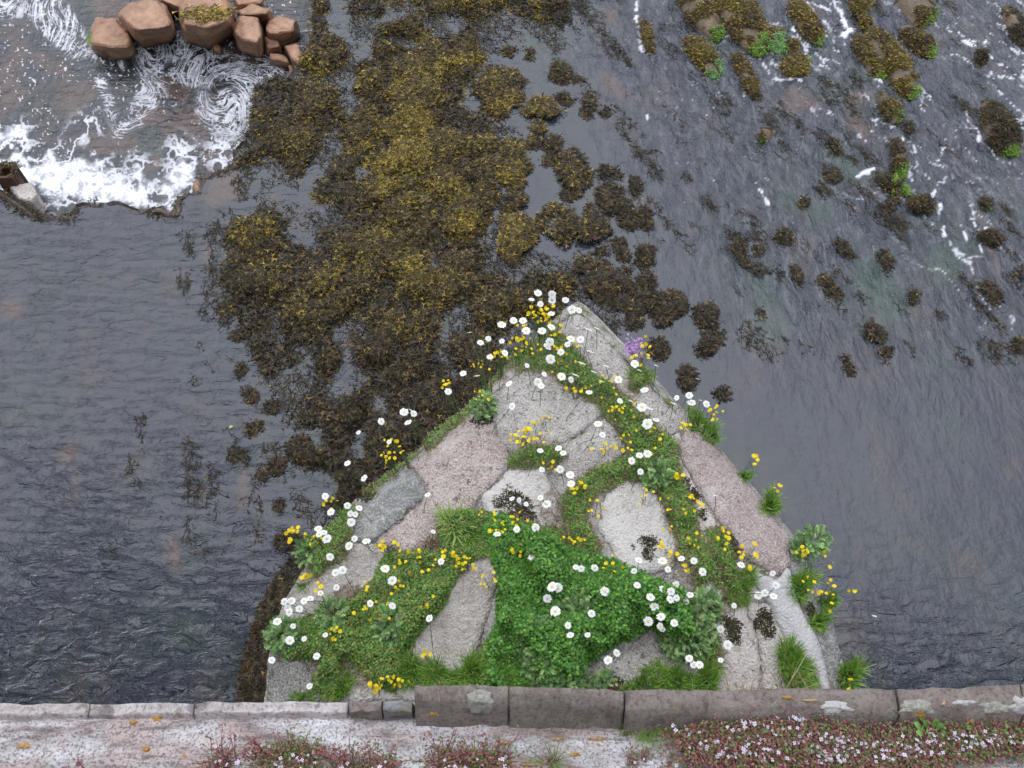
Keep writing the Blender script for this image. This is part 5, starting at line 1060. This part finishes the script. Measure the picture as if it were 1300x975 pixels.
YM = [yhead() for _ in range(3)]
for (cx, cy, rx, ry, nh, s, ph) in YF:
    nh = int(nh*1.45); rx *= 1.45; ry *= 1.6
    hd = []
    for k_ in range(nh):
        a = RNG.random()*6.283; r_ = math.sqrt(RNG.random()); h = .05+.06*RNG.random(); hd.append(P(cx+rx*r_*math.cos(a), cy+ry*r_*math.sin(a), ZP+h))
    hd = np.array(hd); b2 = hd.mean(0)[:2]; k_ = 0
    while sdf(OUT, np.array([b2[0]]), np.array([b2[1]]))[0] < .02 and k_ < 80: b2 = b2+(cen_out-b2)*.05; k_ += 1
    base = np.array([b2[0], b2[1], float(zp(np.array([b2[0]]), np.array([b2[1]]))[0])]); root = empty('yellow_flower_plant', tuple(base)); tag(root, ph+(', slender stems' if len(ph.split()) < 6 else ''), 'flower', 'yellow hawkbit flowers on the pier')
    nod = base+(hd.mean(0)-base)*.35
    stem_ribs([bend(base-[0, 0, .01]+np.append(RNG.normal(0, .006, 2), 0), h_) for h_ in hd], .0013, 'stems', parent=root)
    for k_, h_ in enumerate(hd):
        o = bpy.data.objects.new('flower', YM[k_ % 3]); C.objects.link(o); o.parent = root; o.location = Vector(h_)-root.location
        rr = s*RNG.uniform(.26, .44)*np.linalg.norm(h_-[0, 0, CAMZ])/F; o.scale = (rr, rr, rr*.8); o.rotation_euler = (RNG.normal(0, .5), RNG.normal(0, .5), RNG.random()*6)
# purple flower
def purple():
    c = PP(806, 447); root = empty('purple_flower', tuple(c)); tag(root, 'small bunch of purple flowers on the right rim near the tip', 'flower')
    n_ = 70; hp = P(RNG.normal(805, 5, n_), RNG.normal(441, 6, n_), ZP+.05); hp[:, 2] += RNG.normal(0, .008, n_)
    stem_ribs([bend(c-[0, 0, .01], h_) for h_ in hp[:20]], .0015, 'stems', parent=root); hp = np.repeat(hp, 5, 0); N = len(hp); a = RNG.random(N)*6.28; d_ = np.stack([np.cos(a), np.sin(a), .3+0*a], 1)*.006
    link('blossoms', ribbons('blossoms', np.stack([hp, hp+d_*.6, hp+d_], 1), np.array([[.002, .005, .003]]*N), np.stack([-d_[:, 1], d_[:, 0], 0*a], 1), np.repeat(pick([(.38, .2, .42), (.48, .3, .5), (.3, .15, .35)], N)[:, None], 3, 1), M['petal']), root)
purple()

# weed on the pier footing, left side
FT = [(388, 690), (355, 735), (335, 775), (320, 815), (311, 860), (305, 930), (420, 930), (420, 690)]
def footing():
    w_ = P([a for a, b in FT], [b for a, b in FT], .12)[:, :2]
    root = empty('weedy_footing', (float(w_[4][0]), float(w_[4][1]), 0)); tag(root, 'dark weed hanging along the left foot of the pier', 'seaweed')
    slab('rock', w_, M['darkrock'], root, lambda x, y: 0*x+.08+.05*fbm(x*5, y*5, 601), step=.05, depth=.5, rise=.02, rough=.03, edge=.012)
    n_ = 22000; px = RNG.uniform(300, 425, n_); py = RNG.uniform(685, 925, n_); p = P(px, py, .12); m = sdf(FT, px, py)+10*(fbm(p[:, 0]*8, p[:, 1]*8, 603)-.5); p = p[m > -2]; m = m[m > -2]; p[:, 2] = .02+.13*sst(-2, 10, m)+.05*fbm(p[:, 0]*9, p[:, 1]*9, 605)
    fronds('fronds', p, .03+.035*RNG.random(len(p)), .01+0*p[:, 0], root, up=.3, wid=.006, heading=math.pi*.8, spread=1.6, dark=[(.04, .028, .012), (.026, .02, .01), (.055, .04, .016)])
footing()

# ------------------------------------------------------------------ plants on the bridge ledge
def PL(px, py, h=0.0):
    return P(px, py, ZL+.004+h)
TR = [(.27, .09, .09), (.2, .075, .07), (.34, .15, .14), (.2, .17, .08)]
def tox():
    m_ = 4; Pc, S, W, cc = [], [], [], []
    for i in range(m_):
        a = 2*math.pi*i/m_+.3; q_ = np.array([math.cos(a), math.sin(a), 0]); Pc.append([q_*.05, q_*.6+[0, 0, .25], q_*1+[0, 0, .1]]); S.append([-math.sin(a), math.cos(a), .1]); W.append([.2, .85, .6]); cc.append([(.5, .33, .52), (.72, .62, .74), (.8, .77, .82)])
    return ribbons('flower', np.array(Pc), np.array(W), np.array(S), np.array(cc), M['petal'])
TM = tox()
def toadflax(segs, nst, nfl, lab, H=.035, green=.35):
    nfl = int(nfl*.75); nst = int(nst*1.2)
    if segs[0][1] > 958: nst, nfl = int(nst*.6), int(nfl*.55)
    c = PL((segs[0][0]+segs[0][3])/2, (segs[0][1]+segs[0][4])/2); root = empty('toadflax_clump', tuple(c)); tag(root, lab, 'plant', 'pink stemmed toadflax clumps on the bridge ledge')
    x0 = min(min(s[0]-s[2], s[3]-s[5]) for s in segs); x1 = max(max(s[0]+s[2], s[3]+s[5]) for s in segs); y0 = min(min(s[1]-s[2], s[4]-s[5]) for s in segs); y1 = max(max(s[1]+s[2], s[4]+s[5]) for s in segs)
    def samp(n_):
        px = RNG.uniform(x0, x1, n_*6); py = RNG.uniform(y0, y1, n_*6); k_ = caps(segs, px, py)+10*(fbm(px/14, py/9, int(x0), 3)-.5) > 0; return px[k_][:n_], py[k_][:n_]
    px, py = samp(nst); b = PL(px, py); n_ = len(b); a = RNG.random(n_)*6.28; h = H*(.3+.9*RNG.random(n_)); K = 4; d_ = np.stack([np.cos(a), np.sin(a)], 1)
    cl = [np.column_stack([b[:, :2]+d_*(h*.8*(t**1.5))[:, None], b[:, 2]-.004+h*(t-.2*t*t)]) for t in np.linspace(0, 1, K)]; Pc = np.stack(cl, 1); c_ = pick(TR, n_, .3)
    link('stems', ribbons('stems', Pc, np.full((n_, K), .0011), np.stack([-d_[:, 1], d_[:, 0], 0*a], 1), np.repeat(c_[:, None], K, 1), M['leaf']), root)
    pts = Pc[:, 1:].reshape(-1, 3); pts = pts[RNG.random(len(pts)) < .9]; pts = np.repeat(pts, 2, 0)+RNG.normal(0, .003, (len(pts)*2, 3)); m_ = len(pts); isg = RNG.random(m_) < green
    leaves(pts, .003+.004*RNG.random(m_), .0032, np.where(isg[:, None], pick([(.1, .17, .04), (.16, .24, .06)], m_), pick(TR, m_)), .9, root, 'leaves')
    px, py = samp(nfl)
    for k_ in range(min(len(px), 100)):
        o = bpy.data.objects.new('flower', TM); C.objects.link(o); o.parent = root; hh = H*(.75+.5*RNG.random()); o.location = Vector(P(px[k_], py[k_], ZL+hh))-root.location; r_ = .0025*RNG.uniform(.6, 1.3); o.scale = (r_, r_, r_); o.rotation_euler = (RNG.normal(0, .5), RNG.normal(0, .5), RNG.random()*6)
toadflax([(880, 950, 10, 960, 948, 16)], 700, 60, 'toadflax at the left start of the long pink drift')
toadflax([(960, 948, 17, 1060, 950, 20)], 1300, 100, 'toadflax below the pale cement patch, middle of the drift')
toadflax([(930, 922, 8, 1010, 918, 10)], 450, 40, 'toadflax and dead stems close under the kerb', H=.045)
toadflax([(1060, 952, 18, 1150, 950, 16)], 1100, 95, 'toadflax in the thickest part of the drift left of the green sowthistle')
toadflax([(1150, 948, 14, 1230, 942, 13)], 800, 80, 'toadflax beneath the orange lichen', green=.5)
toadflax([(1230, 940, 12, 1300, 938, 9)], 420, 45, 'toadflax at the right end of the drift', green=.5)
toadflax([(345, 970, 10, 390, 966, 13)], 520, 60, 'domed toadflax cushion at the bottom left', green=.5)
toadflax([(270, 972, 6, 300, 970, 5)], 60, 18, 'thin toadflax left of the domed cushion', H=.05)
toadflax([(430, 975, 8, 500, 972, 6)], 160, 24, 'sparse toadflax right of the domed cushion')
toadflax([(560, 970, 9, 640, 966, 9)], 330, 34, 'straggling toadflax in front of the raised kerb end', H=.04)
toadflax([(800, 965, 6, 870, 966, 6)], 40, 14, 'few pale toadflax flowers on bare ledge stone')
toadflax([(855, 925, 5, 890, 932, 8)], 120, 14, 'toadflax below the green kerb grass')
for (a, b, r, H, n_, lab, cols) in [(838, 918, 22, .04, 700, 'dark green grass tuft growing against the kerb', GRASS+DRY[:1]), (800, 925, 10, .035, 60, 'dry straw wisps left of the kerb grass', DRY), (905, 920, 24, .045, 420, 'dry straw coloured grass right of the kerb grass', DRY), (955, 908, 30, .05, 420, 'dead grass along the kerb above the toadflax', DRY+GRASS[:1]), (1015, 915, 24, .06, 160, 'thin brown grass under the orange kerb lichen', DRY+GRASS[:2]),
                            (1090, 930, 20, .04, 110, 'thin green grass in the toadflax drift', GRASS+DRY[:1]), (700, 968, 8, .05, 60, 'wispy grass at the bottom edge below the kerb', GRASS+DRY), (990, 880, 10, .09, 26, 'tall dry stalks rising over the kerb', DRY)]:
    grass_tuft(a, b, r, H, n_, lab, cols, .8, 'grass growing on the bridge ledge', PL, .0012, sq=.5)
grass_tuft(1068, 872, 12, .07, 40, 'dry seed stalks at the pier corner above the kerb', DRY, .5, 'dry stalks at the kerb', PP, .0012)
grass_tuft(998, 862, 10, .09, 30, 'dry stalks standing in the bright tuft by the cement', DRY, .5, 'dry stalks at the kerb', PP, .0012)
# red stemmed seedlings on the bare ledge
for (a, b, lab) in [(112, 968, 'leaning red stemmed seedling at the far lower left'), (290, 950, 'tallest red stemmed sprig left of the cushion'), (325, 955, 'short red stemmed sprig above the cushion'), (338, 945, 'small red bud sprig near the cushion'), (420, 955, 'red sprig right of the cushion'), (440, 958, 'twin of the red sprig with lilac bud')]:
    c = PL(a, b+12); root = empty('red_sprig', tuple(c)); tag(root, lab, 'plant', 'red stemmed sprigs on the bare ledge'); H = .045
    tips = [c+[RNG.normal(0, .008), .004+RNG.normal(0, .006), H*RNG.uniform(.5, 1.1)] for _ in range(4)]; stem_ribs([bend(c, t_) for t_ in tips], .0016, 'stems', (.2, .06, .05), root)
    pp = np.repeat(np.array(tips), 14, 0)+RNG.normal(0, .0022, (56, 3)); leaves(pp, np.full(56, .004), .003, pick(TR[:3], 56), 1.2, root, 'buds')
# broad leaved green plant
def sow():
    c = PL(1180, 935); root = empty('sowthistle', tuple(c)); tag(root, 'young broad leaved green plant beside the orange lichen on the kerb', 'plant'); Pc, S, W, cc = [], [], [], []
    for (px, py) in ((1166, 905), (1160, 918), (1172, 915), (1188, 912), (1196, 918), (1184, 924), (1200, 932), (1176, 928), (1192, 936), (1163, 930)):
        t_ = P(px, py, ZL+.04); d_ = t_-c; sd = np.array([-d_[1], d_[0], 0]); Pc.append([c+d_*.25, c+d_*.6+[0, 0, .006], c+d_*.85+[0, 0, .004], t_]); S.append(norm(sd)+[0, 0, .2]); W.append([.002, .008, .011, .002]); cc.append([pick([(.14, .27, .06), (.18, .32, .08)], 1)[0]]*4)
    link('leaves', ribbons('leaves', np.array(Pc), np.array(W), np.array(S), np.array(cc), M['leaf']), root)
sow()
# single pale leaf afloat
c = P(296, 541.5, .012); o = leaves(np.array([c]*1), np.array([.028]), .02, np.array([[.42, .5, .12]]), .1, name='floating_leaf'); tag(o, 'single yellow green leaf floating left of the wrack', 'leaf')
